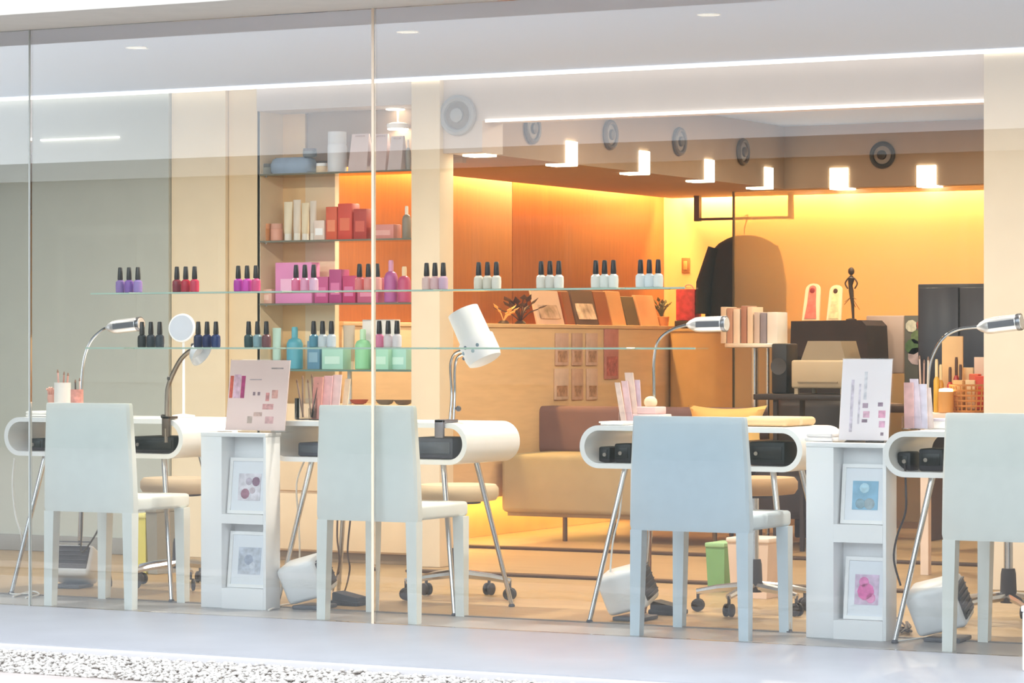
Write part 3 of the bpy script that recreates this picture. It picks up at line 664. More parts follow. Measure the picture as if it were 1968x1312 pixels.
polish(357, 0, ['#8c2c3c', '#c62a44', '#d43a5c'], UW[1], ['wine red', 'red', 'raspberry'])
polish(475, 0, ['#c43ab4', '#e04cc0', '#e2528c'], UW[2], ['magenta', 'hot pink', 'rose'])
polish(586, 0, ['#f07aa4', '#f4a8c8', '#f0c0dc'], UW[3], ['pink', 'light pink', 'pale pink'])
polish(708, 0, ['#f08080', '#f49a92', '#f4a8a0'], UW[4], ['coral', 'light coral', 'salmon'])
polish(836, 0, ['#ecc9c2', '#ecc0c0', '#d9b4cc'], UW[5], ['nude', 'pale rose', 'mauve'], 16)
polish(937, 0, ['#ece4d4', '#e4dccc', '#ece6da'], UW[6], ['ivory', 'cream', 'milky'])
polish(1057, 0, ['#f2ebdf', '#e8e2d8', '#f4f0e8'], UW[7], ['off white', 'shell', 'white'])
polish(1162, 0, ['#f2f0e8', '#eef0ea', '#f4f4ee'], UW[8], ['white', 'pearl', 'snow white'])
polish(1248, 0, ['#eef2f2', '#e8f0f4', '#f2f4f0'], UW[9], ['pearl white', 'icy white', 'soft white'])
LWH = ['leftmost trio, lower shelf'] + ['%s trio from left, lower shelf' % ORD[i] for i in range(1, 4)] + ['rightmost trio, lower shelf']
polish(290, 1, ['#1d2228', '#39404a', '#3c4450'], LWH[0], ['black', 'charcoal', 'dark slate'])
polish(398, 1, ['#22305a', '#1d2a60', '#2a3c74'], LWH[1], ['navy', 'midnight blue', 'dark blue'])
polish(495, 1, ['#2c4c50', '#8fb0b8', '#7a4a50'], LWH[2], ['dark teal', 'ice blue', 'plum brown'])
polish(620, 1, ['#5f9ab0', '#dfe6ea', '#dce4ec'], LWH[3], ['teal blue', 'white', 'bluish white'])
polish(746, 1, ['#f08ab0', '#f2e2e4', '#efe6ea'], LWH[4], ['candy pink', 'blush white', 'cool white'])

# ================================================================== DESKS
DESK = []
def make_desk(cx, label, y0=.45):
    W, D, zt, zb, R = .955, .46, .782, .612, .083
    t = thing('tube_desk', label, 'desk', (cx, y0, 0), group='white tube desks')
    def outline(w, z0, z1, r, n=10):
        o = []
        for (ux, uz, a0) in ((cx + w / 2 - r, z1 - r, 0), (cx - w / 2 + r, z1 - r, 90), (cx - w / 2 + r, z0 + r, 180), (cx + w / 2 - r, z0 + r, 270)):
            for k in range(n + 1):
                a = math.radians(a0 + 90 * k / n); o.append((ux + r * math.cos(a), uz + r * math.sin(a)))
        return o
    o, i_ = outline(W, zb, zt, R), outline(W - .042, zb + .02, zt - .02, R - .018)
    m = MB(); y1 = y0 + D
    V = lambda l, y: [Vector((u, y, v)) for u, v in l]
    rg = [V(o, y0), V(o, y1), V(i_, y1), V(i_, y0), V(o, y0)]
    m.loft(rg, cap=False); bmesh.ops.remove_doubles(m.bm, verts=m.bm.verts, dist=1e-5)
    m.build('shell', WHITEG, t)
    for sx in (-1, 1):
        for (ya, yb) in ((y0 + .09, y0 - .012), (y1 - .09, y1 + .02)):
            MB().tube([(cx + sx * (W / 2 - .16), ya, zb + .004), (cx + sx * (W / 2 - .05), yb, .006)], [.0125, .0095], 10).build('leg', CHROME, t)
            MB().lathe([(.013, 0), (.014, .004), (.01, .012)], (cx + sx * (W / 2 - .05), yb, 0), n=10).build('foot', DARKG, t)
    return t
DX = [-2.285, -.895, .574, 1.932]
DL = ['far left white tube desk with open front and chrome legs', 'white tube desk under the drum shade lamp', 'white tube desk in front of the sofa and armchair', 'white tube desk at the right column']
for x, l in zip(DX, DL): DESK.append(make_desk(x, l, .26 if x > 1.5 else .45))
ZT = .7825; ZI = .6325
# things stowed inside the desks
def stow(a, b, t0, name, label, cat, h_, Y=.62, deep=.2, kind='box'):
    p, q = PY(a, t0, Y - deep / 2), PY(b, t0, Y - deep / 2); z = ZI + .0005; zt = min(p.z, .76)
    t = thing(name, label, cat, ((p.x + q.x) / 2, Y, z))
    B(p.x, q.x, Y - deep / 2, Y + deep / 2, z, zt, bev=.008).build('body', M(h_, .5, noise=.15), t)
    B(p.x + .012, q.x - .012, Y - deep / 2 - .003, Y - deep / 2 + .001, z + (zt - z) * .25, z + (zt - z) * .8, bev=.001).build('front_panel', M('#0f1014' if kind == 'box' else '#6a6f7a', .3, noise=.2), t)
    if kind == 'box':
        MB().cyl((p.x + .03, Y - deep / 2 - .008, z + (zt - z) * .5), (p.x + .03, Y - deep / 2, z + (zt - z) * .5), .008, n=10).build('knob', CHROMED, t)
    return t
stow(54, 82, 842, 'power_unit', 'dark power unit in the left end of the far left desk', 'power unit', '#20242c')
stow(255, 334, 838, 'uv_lamp', 'black drill control unit in the right end of the far left desk', 'control unit', '#17181a')
stow(572, 640, 850, 'storage_box', 'dark grey box in the left end of the drum lamp desk', 'box', '#5b5f6c', kind='grey')
stow(790, 870, 840, 'storage_box', 'grey slatted box in the right end of the drum lamp desk', 'box', '#62646e', kind='grey')
stow(1150, 1172, 858, 'power_adapter', 'small black adapter in the left end of the sofa-side desk', 'adapter', '#1b1d22', deep=.1, Y=.56)
stow(1180, 1212, 852, 'power_adapter', 'larger black adapter near the blue chair in the sofa-side desk', 'adapter', '#1b1d22', deep=.1, Y=.56)
stow(1440, 1508, 848, 'control_unit', 'black control unit in the right end of the sofa-side desk', 'control unit', '#1a1e20')
stow(1724, 1750, 868, 'power_adapter', 'black plug adapter hanging a cord in the right desk', 'adapter', '#23232a', deep=.1, Y=.38)
stow(1765, 1812, 862, 'hand_drill', 'black machine next to the chair in the right desk', 'machine', '#25252c', deep=.16, Y=.42)

# ================================================================== CHAIRS
def make_chair(W, Hh, colr, label, loc, rz):
    t = thing('chair', label, 'chair', loc, rz, group='padded window chairs')
    m = M(colr, .55, noise=.02, scale=20); hw = W / 2
    prof = [(.40, 1.0), (.42, 1.02), (.62, 1.0), (Hh - .03, .955), (Hh - .008, .95), (Hh, .93)]
    rg = []
    for z, k in prof:
        d = .055 - .012 * (z - .4) / (Hh - .4); d0 = .004 if z in (prof[0][0], Hh) else 0
        lean = -.02 * (z - .4)
        x = hw * k; b = .01
        rg.append([Vector(q) for q in ((-x + b, lean + d0, z), (x - b, lean + d0, z), (x, lean + b, z), (x, lean + d - b, z), (x - b, lean + d - d0, z), (-x + b, lean + d - d0, z), (-x, lean + d - b, z), (-x, lean + b, z))])
    MB().loft(rg).build('backrest', m, t, local=True)
    B(-hw + .012, hw - .012, .056, .45, .405, .465, bev=.014, seg=3).build('seat', m, t, local=True)
    for sx in (-1, 1):
        for y, zz in ((.026, .401), (.405, .406)):
            x0 = sx * (hw - .024); x1_ = sx * (hw - .018)
            r0, r1 = .0245, .0195
            f = lambda x, r, z, yy: [Vector((x - r, yy - r, z)), Vector((x + r, yy - r, z)), Vector((x + r, yy + r, z)), Vector((x - r, yy + r, z))]
            MB().loft([f(x1_, r1, 0, y - (.0 if y > .1 else .004)), f(x0, r0, zz, y)]).build('leg', m, t, local=True)
    return t
CC = '#f1f5f1'
def cpos(a, b): return ((PY(a, 980, .04).x + PY(b, 980, .04).x) / 2, .04, 0)
make_chair(.45, .857, CC, 'pale padded chair at the far left desk', cpos(82, 255), 0)
make_chair(.46, .860, CC, 'pale padded chair behind the glass joint at the drum lamp desk', cpos(608, 800), 0)
make_chair(.485, .832, '#d6e4ee', 'light blue padded chair at the sofa-side desk', cpos(1205, 1443), 0)
make_chair(.46, .857, '#f2f4ef', 'pale padded chair at the right desk, cut by the picture edge', cpos(1810, 2050), 0)

# ================================================================== ROLLING STOOLS
def make_stool(c, label, ang, sc='#dcc6a4', zs=.5):
    t = thing('rolling_stool', label, 'stool', c, group='rolling stools'); cx, cy = c[0], c[1]
    MB().lathe([(.12, zs - .075), (.165, zs - .07), (.178, zs - .05), (.178, zs - .02), (.165, zs - .003), (.1, zs)], (cx, cy, 0), n=32).build('seat', M(sc, .6, noise=.04), t)
    MB().lathe([(.1, zs - .085), (.1, zs - .074)], (cx, cy, 0)).build('seat_plate', DARKG, t)
    MB().cyl((cx, cy, .1), (cx, cy, zs - .08), .018).build('gas_column', CHROME, t)
    MB().lathe([(.032, .085), (.034, .1), (.03, .2), (.026, .22)], (cx, cy, 0), n=14).build('sleeve', DARKG, t)
    for k in range(5):
        a = ang + k * 2 * math.pi / 5; dx, dy = math.cos(a), math.sin(a)
        MB().tube([(cx + dx * .02, cy + dy * .02, .11), (cx + dx * .15, cy + dy * .15, .098), (cx + dx * .24, cy + dy * .24, .082)], [.02, .016, .013], 8).build('base_arm', CHROME, t)
        e = Vector((cx + dx * .235, cy + dy * .235, 0))
        ca = MB().cyl(e + Vector((0, 0, .05)), e + Vector((0, 0, .085)), .007, n=8).build('caster', DARKG, t)
        for s_ in (-1, 1):
            o_ = Vector((-dy, dx, 0)) * (.012 * s_)
            MB().lathe([(.022, -.006), (.027, -.004), (.027, .004), (.022, .006)], e + o_ + Vector((0, 0, .0275)), axis=(-dy, dx, 0), n=16).build('wheel', M('#3b3a40', .5), ca)
def spos(px, Y):
    p = PY(px, 1100, Y); return (p.x, Y, 0)
make_stool(spos(345, 1.12), 'rolling stool behind the far left desk', .5, '#c9b69c')
make_stool(spos(880, 1.15), 'rolling stool behind the drum lamp desk', .2)
make_stool(spos(1450, 1.15), 'rolling stool behind the sofa-side desk', .9, '#c79f72', .56)
make_stool(spos(1938, 1.15), 'rolling stool behind the right desk', .35)

# ================================================================== DISPLAY RACKS WITH FRAMED PICTURES
RW = M('#fbfcff', .35, noise=.015)
def make_rack(a, b, s1, label, y0, dep, nich):
    x0, x1 = PY(a, 1000, y0).x, PY(b, 1000, y0).x; xs = PY(s1, 1000, y0).x; zt = .735
    t = thing('display_rack', label, 'rack', ((x0 + x1) / 2, y0, 0), group='white picture racks')
    B(x0, xs, y0, y0 + dep, 0, zt - .018, bev=.002).build('side_panel', RW, t)
    B(x1 - .014, x1, y0, y0 + dep, 0, zt - .018, bev=.002).build('side_panel', RW, t)
    B(x0, x1, y0 - .004, y0 + dep + .01, zt - .018, zt, bev=.003).build('top', RW, t)
    B(xs, x1 - .014, y0 + dep - .012, y0 + dep, 0, zt - .018).build('back_panel', RW, t)
    zs = [PY((a + b) / 2, v, y0).z for v in nich]      # lower edge of upper niche, upper edge of lower niche, lower edge of lower niche
    B(xs, x1 - .014, y0, y0 + dep - .012, zs[1], zs[0]).build('shelf', RW, t)
    B(xs, x1 - .014, y0, y0 + dep - .012, 0, zs[2]).build('shelf', RW, t)
    return xs, x1 - .014, zs
def frame(x0, x1, z0, h, yb, label, cols, sc):
    t = thing('picture_frame', label, 'picture frame', ((x0 + x1) / 2, yb, z0), group='framed pictures in the racks')
    R = Matrix.Translation((0, yb, z0 + .0015)) @ Matrix.Rotation(-.12, 4, 'X') @ Matrix.Translation((0, -yb, -z0))
    w = .014
    m = MB(); m.box(x0, x0 + w, yb, yb + .014, z0, z0 + h); m.box(x1 - w, x1, yb, yb + .014, z0, z0 + h); m.box(x0 + w, x1 - w, yb, yb + .014, z0, z0 + w); m.box(x0 + w, x1 - w, yb, yb + .014, z0 + h - w, z0 + h)
    m.xf(R).build('frame', WHITE, t)
    B(x0 + w, x1 - w, yb + .006, yb + .01, z0 + w, z0 + h - w).xf(R).build('mount', M('#eef2f8', .6, noise=.01), t)
    W_, H_ = x1 - x0, h
    pa = B(x0 + W_ * .24, x1 - W_ * .2, yb + .003, yb + .007, z0 + H_ * .24, z0 + H_ * .72).xf(R).build('picture', M(cols[0], .5, noise=.25, scale=sc), t)
    for k, (fx, fz, r_, h2) in enumerate(cols[1]):
        MB().lathe([(r_, 0), (r_ * .9, .0015)], (x0 + W_ * fx, yb + .003, z0 + H_ * fz), axis=(0, -1, 0), n=10).xf(R).build('printed_shape', M(h2, .5, noise=.2, scale=40), pa)
rk = make_rack(386, 511, 426, 'white picture rack between the far left desk and the drum lamp desk', .29, .11, (988, 1006, 1130))
f0, f1 = rk[0] + .006, rk[1] - .004
frame(f0, f1, rk[2][0], .235, .32, 'white frame with mauve flower picture in the upper rack niche left', ['#e3dfe8', [(.42, .36, .022, '#a8788c'), (.68, .58, .02, '#8d6c84'), (.5, .58, .016, '#c3b9c8'), (.6, .42, .014, '#d2c3cc')]], 30)
frame(f0, f1, rk[2][2], .235, .32, 'white frame with grey blue picture in the lower rack niche left', ['#c3cbd8', [(.5, .5, .022, '#aab4c8'), (.6, .4, .016, '#d5dbe6')]], 40)
rk = make_rack(1549, 1703, 1602, 'white picture rack between the sofa-side desk and the right desk', .285, .11, (1008, 1042, 1192))
f0, f1 = rk[0] + .008, rk[1] - .006
frame(f0, f1, rk[2][0], .225, .33, 'white frame with blue seascape picture in the upper rack niche right', ['#8fc0dc', [(.5, .6, .02, '#b7dcec'), (.62, .34, .022, '#a3b4bc'), (.42, .34, .02, '#90aebc')]], 12)
frame(f0 + .012, f1, rk[2][2], .235, .33, 'white frame with pink picture in the lower rack niche right', ['#dcc3dc', [(.5, .45, .034, '#f07ab8'), (.45, .6, .02, '#ec88c0'), (.62, .35, .02, '#f49ac8')]], 30)
B_ = None

# ================================================================== FLOOR ITEMS UNDER THE DESKS
def heater(px, py, label, w=.2, d=.13, h=.2, rz=0, tilt=-.3, dark='front', roll=0):
    p = PZ(px, py, 0); t = thing('fan_heater', label, 'fan heater', (p.x, p.y, 0), rz, group='white fan units under the desks')
    T = Matrix.Translation((0, 0, .006 + abs(math.sin(tilt)) * d / 2)) @ Matrix.Rotation(tilt, 4, 'X') @ Matrix.Translation((0, 0, abs(math.sin(roll)) * w / 2)) @ Matrix.Rotation(roll, 4, 'Y')
    B(-w / 2, w / 2, -d / 2, d / 2, 0, h, bev=.022, seg=3).xf(T).build('housing', M('#eff1f3', .35, noise=.02), t, local=True)
    GR = M('#44474f', .5, noise=.1)
    if dark == 'front':
        g_ = B(-w / 2 + .014, w / 2 - .014, -d / 2 - .004, -d / 2 + .01, .03, h - .016, bev=.004).xf(T).build('grille', GR, t, local=True)
        for k in range(6): B(-w / 2 + .018, w / 2 - .018, -d / 2 - .008, -d / 2 - .003, .045 + k * .022, .049 + k * .022).xf(T).build('bar', M('#565962', .5), g_, local=True)
    else:
        g_ = B(w / 2 - .01, w / 2 + .004, -d / 2 + .014, d / 2 - .014, .025, h - .02, bev=.004).xf(T).build('grille', GR, t, local=True)
        for k in range(6): B(w / 2 + .003, w / 2 + .008, -d / 2 + .018, d / 2 - .018, .04 + k * .022, .044 + k * .022).xf(T).build('bar', M('#565962', .5), g_, local=True)
    B(-w / 2 + .03, w / 2 - .03, -d / 2 - .02, d / 2 + .01, 0, .016, bev=.005).build('foot', M('#53555c', .5), t, local=True)
    return t
heater(140, 1128, 'dark fronted fan unit on the floor behind the far left chair', w=.2, h=.15, rz=.2, tilt=-.45)
heater(606, 1168, 'white fan unit leaning under the drum lamp desk', w=.19, d=.14, h=.165, rz=.1, tilt=.28, dark='side', roll=-.28)
heater(1222, 1190, 'white fan unit under the sofa-side desk beside the blue chair', w=.19, d=.14, h=.165, rz=.05, tilt=.28, dark='side', roll=-.28)
heater(1822, 1230, 'white fan unit under the right desk with a tangle of cords', w=.2, d=.15, h=.175, rz=.1, tilt=.3, dark='side', roll=-.28)
def pedal(px, py, label):
    p = PZ(px, py, 0); t = thing('foot_pedal', label, 'foot pedal', (p.x, p.y, 0), group='black foot pedals')
    B(-.07, .07, -.05, .05, .0, .022, bev=.008).build('base', BLACK, t, local=True)
    MB().prism([(-.06, .0225), (.06, .0225), (.06, .034), (-.055, .056), (-.06, .05)], lambda u, v, w_: (u, w_, v), -.044, .044).build('tread', M('#303038', .6, noise=.1), t, local=True)
pedal(672, 1162, 'black foot pedal on the floor beside the second chair'); pedal(1284, 1180, 'black foot pedal on the floor behind the blue chair')

def cord(pts, label, colr, r=.004, name='power_cord'):
    x = sum(p.x for p in pts) / len(pts); dk = min(DESK, key=lambda q: abs(q.location.x - x))
    o = MB().tube(smooth_path(pts, 5), r, 6).build(name, M(colr, .5), dk); o['label'] = label; return o
def C(px, py, Y): return PY(px, py, Y)
cord([C(28, 880, .5), C(24, 930, .5), C(30, 990, .5), C(42, 1040, .52), PZ(30, 1120, .02), PZ(20, 1140, .006), PZ(60, 1140, .006)], 'white cord hanging from the left end of the far left desk', '#eeeeea')
cord([C(158, 965, .75), C(157, 1020, .75), C(156, 1060, .74), C(172, 1045, .72), C(192, 1010, .7), C(200, 975, .7)], 'dark looped cord behind the far left chair', '#4a4a48')
cord([C(200, 975, .8), C(196, 1030, .8), C(205, 1075, .8), PZ(214, 1125, .006), PZ(190, 1132, .006)], 'grey cord running down behind the far left chair', '#62625e')
cord([C(650, 960, .75), C(648, 1030, .75), C(652, 1080, .75), PZ(640, 1135, .006)], 'brown cord behind the second chair', '#5e463c')
cord([C(678, 960, .75), C(672, 1010, .75), C(668, 1060, .75), C(672, 1095, .72), PZ(660, 1140, .006), PZ(640, 1145, .006)], 'dark curling cord behind the second chair', '#4c3a34')
cord([C(585, 885, .58), C(570, 930, .58), C(574, 1000, .58), C(576, 1060, .58), C(574, 1095, .6)], 'white cord from the drum lamp desk to the fan unit', '#f0eee8')
cord([C(1196, 905, .58), C(1192, 980, .58), C(1178, 1040, .58), C(1172, 1110, .6)], 'white cord from the sofa-side desk to the fan unit', '#eeeeea')
cord([C(1250, 1020, .8), C(1250, 1090, .8), C(1248, 1140, .75), PZ(1240, 1175, .006)], 'orange brown cord behind the blue chair', '#8c5c3c')
cord([C(1739, 890, .33), C(1741, 940, .24), C(1740, 985, .25), C(1724, 1030, .27), C(1718, 1075, .27), C(1731, 1125, .26)], 'black cord dangling from the right desk', '#333033')
for k in range(5):
    pts = [PZ(1712 + random.uniform(-8, 40), 1190 + random.uniform(-4, 26), .006 + .02 * random.random()) for _ in range(6)]
    cord(pts, ['lowest', 'second', 'third', 'fourth', 'topmost'][k] + ' tangled dark cord on the floor at the right desk leg', '#57504e', .004)
cord([PZ(1720, 1232, .006), PZ(1770, 1226, .006), PZ(1800, 1222, .006)], 'white cord lying on the floor before the right fan unit', '#efefec')
cord([PZ(25, 1146, .006), PZ(60, 1136, .006), PZ(75, 1142, .006), PZ(50, 1148, .006)], 'white cord coiled on the floor at the far left', '#efefec')
cord([PZ(516, 1172, .006), PZ(540, 1163, .006), PZ(560, 1160, .006)], 'white cord on the floor beside the left picture rack', '#efefec')

# small bins standing on the wood floor behind the desks
def bin_(a, b, top, Y, label, h_, lid=None):
    p, q = PY(a, top, Y), PY(b, top, Y); cx = (p.x + q.x) / 2; hw = (q.x - p.x) / 2; z = p.z
    t = thing('waste_bin', label, 'bin', (cx, Y, 0), group='bins behind the desks')
    f = lambda k, zz: [Vector((cx - hw * k, Y - .09 * k, zz)), Vector((cx + hw * k, Y - .09 * k, zz)), Vector((cx + hw * k, Y + .09 * k, zz)), Vector((cx - hw * k, Y + .09 * k, zz))]
    MB().loft([f(.86, .0), f(1, z - .02), f(.94, z - .02), f(.8, .012)]).build('body', M(h_, .6, noise=.05), t)
    B(cx - hw * 1.06, cx + hw * 1.06, Y - .096, Y + .096, z - .02, z, bev=.005).build('rim', M(lid or h_, .6), t)
bin_(272, 300, 985, 1.75, 'yellow green bin behind the far left desk', '#d9d06a', '#e3dc8a')
bin_(301, 322, 975, 1.75, 'narrow grey bin beside the yellow green bin', '#8f8d84')
bin_(1414, 1492, 1030, 1.85, 'pale pink bin behind the blue chair', '#e9cdb8', '#f0dac8')
bin_(1372, 1408, 1040, 2.1, 'small green bin left of the pale pink bin', '#7fae74', '#9cc48c')

# ================================================================== LAMPS ON THE DESKS
def goose(label, base, path, head, Y, zb=ZT, tip=True):
    b = PY(*base, Y); t = thing('gooseneck_lamp', label, 'lamp', (b.x, Y, zb), group='chrome gooseneck lamps')
    MB().lathe([(.04, 0.0005), (.042, .006), (.036, .014), (.012, .02), (.009, .04)], (b.x, Y, zb), n=24).build('base', CHROME, t)
    pts = [Vector((b.x, Y, zb + .03))] + [PY(x, y, Y) for x, y in path]
    MB().tube(smooth_path(pts, 6), .0062, 8).build('neck', CHROME, t)
    h0, h1 = PY(*head[0], Y), PY(*head[1], Y); d = (h1 - h0); L = d.length; d.normalize()
    hd = MB().lathe([(.007, 0), (.018, L * .08), (.029, L * .22), (.031, L * .35), (.031, L * .93), (.027, L)], h0, n=20, axis=d).build('head', M('#f2f2f4', .3, .75, noise=.03), t)
    MB().lathe([(.0318, L * .9), (.0325, L * .92), (.0325, L * .97), (.0318, L * .99)], h0, n=20, axis=d).build('end_ring', M('#8f9096', .3, 1), hd)
    up = Vector((0, 0, 1)); s_ = d.cross(up).normalized()
    B(-.012, .012, -.001, .001, L * .3, L * .88).xf(Matrix.Translation(h0 + s_ * 0 - Vector((0, .031, 0))) @ Vector((0, 0, 1)).rotation_difference(d).to_matrix().to_4x4()).build('slot', M('#6e6f76', .4, .5), hd)
goose('gooseneck lamp on the far left desk', (158, 800), [(157, 740), (162, 690), (175, 655), (196, 634), (206, 630)], ((204, 630), (272, 622)), .78)
goose('gooseneck lamp on the sofa-side desk', (1258, 800), [(1257, 740), (1257, 690), (1266, 654), (1290, 634), (1325, 623)], ((1320, 624), (1397, 622)), .82)
goose('gooseneck lamp on the right desk before the column', (1782, 800), [(1785, 715), (1798, 672), (1818, 645), (1845, 632), (1884, 628)], ((1878, 629), (1964, 618)), .66)
# magnifier lamp clamped to the far left desk
cb = PY(320, 826, .44)
t = thing('magnifier_lamp', 'jointed magnifier lamp clamped to the far left desk', 'lamp', (cb.x, .44, ZT - .02))
MB().box(cb.x - .018, cb.x + .018, .43, .50, ZT + .0005, ZT + .012, bev=.002).box(cb.x - .018, cb.x + .018, .43, .445, ZT - .075, ZT + .012, bev=.002).build('clamp', M('#6c6159', .4, .7), t)
MB().cyl((cb.x, .437, ZT - .1), (cb.x, .437, ZT - .04), .008, n=10).build('clamp_screw', CHROMED, t)
ap = [PY(x, y, .46) for x, y in ((321, 812), (321, 780), (323, 745), (334, 715), (348, 690), (364, 675), (376, 672))]
MB().tube(smooth_path(ap, 5), [.012] * 0 or .0105, 8).build('arm', CHROMED, t)
for q in ((313, 800), (325, 727), (371, 663)):
    c = PY(*q, .455); MB().ball(c, .01).build('joint_knob', M('#4a4644', .4), t)
hc = PY(392, 680, .46)
MB().lathe([(.02, 0), (.045, .02), (.06, .05), (.056, .05), (.04, .022)], PY(372, 668, .46), n=20, axis=(.72, 0, -.45)).build('shade', M('#dfe6ee', .3), t)
# round vanity mirror behind it
mc = PY(350, 630, .8); t2 = thing('round_mirror', 'round white vanity mirror behind the magnifier lamp', 'mirror', (mc.x, .8, ZT))
r_ = .062
MB().lathe([(r_, -.006), (r_ * 1.03, 0), (r_, .008)], mc, axis=(.2, -1, .1), n=28).build('rim', WHITE, t2)
MB().lathe([(r_ * .9, .008), (r_ * .9, .0095)], mc, axis=(.2, -1, .1), n=28).build('glass', M('#c6ccd8', .35, 0), t2)
MB().cyl((mc.x, .812, ZT), (mc.x, .812, mc.z - r_ * .95), .006).build('stem', WHITE, t2)
MB().lathe([(.05, .0005), (.05, .008), (.01, .014)], (mc.x, .812, ZT), n=20).build('foot', WHITE, t2)
# drum shade lamp on the second desk
Y = .56; b = PY(873, 815, Y)
t = thing('drum_shade_lamp', 'clamp lamp with tilted white drum shade on the second desk', 'lamp', (b.x, Y, ZT))
MB().box(b.x - .02, b.x + .02, .43, .56, ZT + .0005, ZT + .014, bev=.003).box(b.x - .02, b.x + .02, .43, .446, ZT - .06, ZT + .014, bev=.003).build('clamp', M('#8e8c96', .4, .6), t)
for dx, ex in ((-.009, ((868, 760), (866, 715), (867, 694), (876, 678), (900, 671))), (.008, ((874, 760), (874, 715), (877, 692), (885, 682), (903, 677)))): MB().tube(smooth_path([Vector((b.x + dx, .54, ZT + .01))] + [PY(x, y, Y) for x, y in ex], 5), .0055, 8).build('pole', CHROME, t)
MB().ball(PY(881, 785, Y), .012).build('knob', M('#6b6a70', .4), t)
top, bot = PY(890, 598, Y), PY(933, 694, Y); d = (top - bot); L = d.length; d.normalize()
shd = MB().lathe([(.066, L * .42), (.068, L * .43), (.066, L), (.063, L), (.063, L * .9)], bot, n=36, axis=d).build('shade', M('#eef0f0', .55, noise=.03), t)
lw = MB().lathe([(.055, -.002), (.070, .004), (.076, L * .12), (.0755, L * .43), (.066, L * .44)], bot, n=36, axis=d).build('lower_shade', M('#f2f2f4', .45, noise=.02), t)
qd = Vector((0, 0, 1)).rotation_difference(d)
for k in range(5):
    a = -2.6 + k * .36
    c = bot + d * (L * (.2 + .06 * (k % 3))) + qd @ Vector((.0758 * math.cos(a), .0758 * math.sin(a), 0))
    MB().ball(c, .008, (1, .5, 1), 8, 6).build('flower_print', M(['#5d6a80', '#8fa8b8', '#6b7a8c', '#a8bcc4', '#7f94a4'][k], .6), lw)

# ================================================================== SMALL THINGS ON DESKS AND RACKS
def pot(px, top, bot, wpx, Y, zb, label, colr, sticks, name='brush_pot', cat='pot'):
    p = PY(px, 700, Y); z1 = PY(px, top, Y).z; r = (PY(px + wpx / 2, 700, Y).x - p.x)
    t = thing(name, label, cat, (p.x, Y, zb))
    MB().lathe([(r * .9, .0005), (r, .004), (r, z1 - zb), (r * .93, z1 - zb), (r * .9, .01)], (p.x, Y, zb), n=18).build('cup', colr, t)
    for k, (dx, hpx, tilt, h_, rr) in enumerate(sticks):
        q = Vector((p.x + dx * r * .6, Y + random.uniform(-.5, .5) * r, zb + .012)); e = Vector((p.x + dx * r * .6 + tilt, Y, PY(px, hpx, Y).z))
        s_ = MB().tube([q, q.lerp(e, .7), e], [rr, rr, rr * .8], 7).build('stick', M(h_, .5), t)
        MB().tube([e, e + (e - q).normalized() * .014], [rr * 1.2, rr * .5], 7).build('tip', M('#8d6a58', .7), s_)
# far left desk
pot(120, 735, 800, 26, .70, ZT, 'white cup of manicure sticks on the far left desk', M('#e6e4e0', .4), [(-.6, 716, -.012, '#e9b3a6', .005), (.2, 720, .004, '#c98a78', .004), (.8, 722, .012, '#d99a8a', .005)])
pot(148, 748, 800, 20, .66, ZT, 'pink striped cup on the far left desk', M('#cf8f84', .5, noise=.4, scale=40), [(-.3, 735, -.004, '#5a4a48', .004), (.5, 732, .006, '#e8c8bc', .004)])
p = PY(100, 745, .72); t = thing('hand_model', 'salmon coloured hand display model on the far left desk', 'model', (p.x, .72, ZT))
MB().lathe([(.024, .0005), (.026, .006), (.018, .02), (.016, .05), (.022, .075), (.02, .095)], (p.x, .72, ZT), n=14).build('palm', M('#e0a898', .5), t)
for k in range(4): MB().tube([(p.x - .016 + k * .011, .72, ZT + .09), (p.x - .018 + k * .013, .715, ZT + .115), (p.x - .018 + k * .013, .705, ZT + .13 - abs(k - 1.5) * .006)], [.006, .0055, .0045], 7).build('finger', M('#e0a898', .5), t)
MB().tube([(p.x + .018, .72, ZT + .06), (p.x + .034, .712, ZT + .085), (p.x + .036, .706, ZT + .1)], [.007, .006, .005], 7).build('thumb', M('#e0a898', .5), t)
t = thing('accessory_tray', 'low tray of pink hair clips on the far left desk', 'tray', (PY(165, 770, .6).x, .6, ZT)); xx = PY(165, 770, .6).x
B(xx - .045, xx + .045, .56, .64, ZT + .0005, ZT + .012, bev=.003).build('tray', M('#efd9d0', .5), t)
for k in range(6): MB().ball((xx - .035 + k * .014, .58 + .03 * (k % 2), ZT + .024), .012, (1, 1, .9 + .15 * (k % 3))).build('clip', M(['#e9a79c', '#f2d5cc', '#d8897c', '#f0c0b4', '#e2b0a2', '#7c5a50'][k], .5), t)
# towel stack at left of desk 1 behind chair
t = thing('towel_stack', 'small stack of white towels at the left of the far left desk', 'towels', (PY(82, 795, .58).x, .58, ZT)); xx = PY(82, 795, .58).x
for k in range(2): B(xx - .05, xx + .08, .52, .64, ZT + .0005 + k * .0125, ZT + .012 + k * .0125, bev=.005).build('towel', M('#f2f1ee', .9, noise=.03, bump=.1), t)

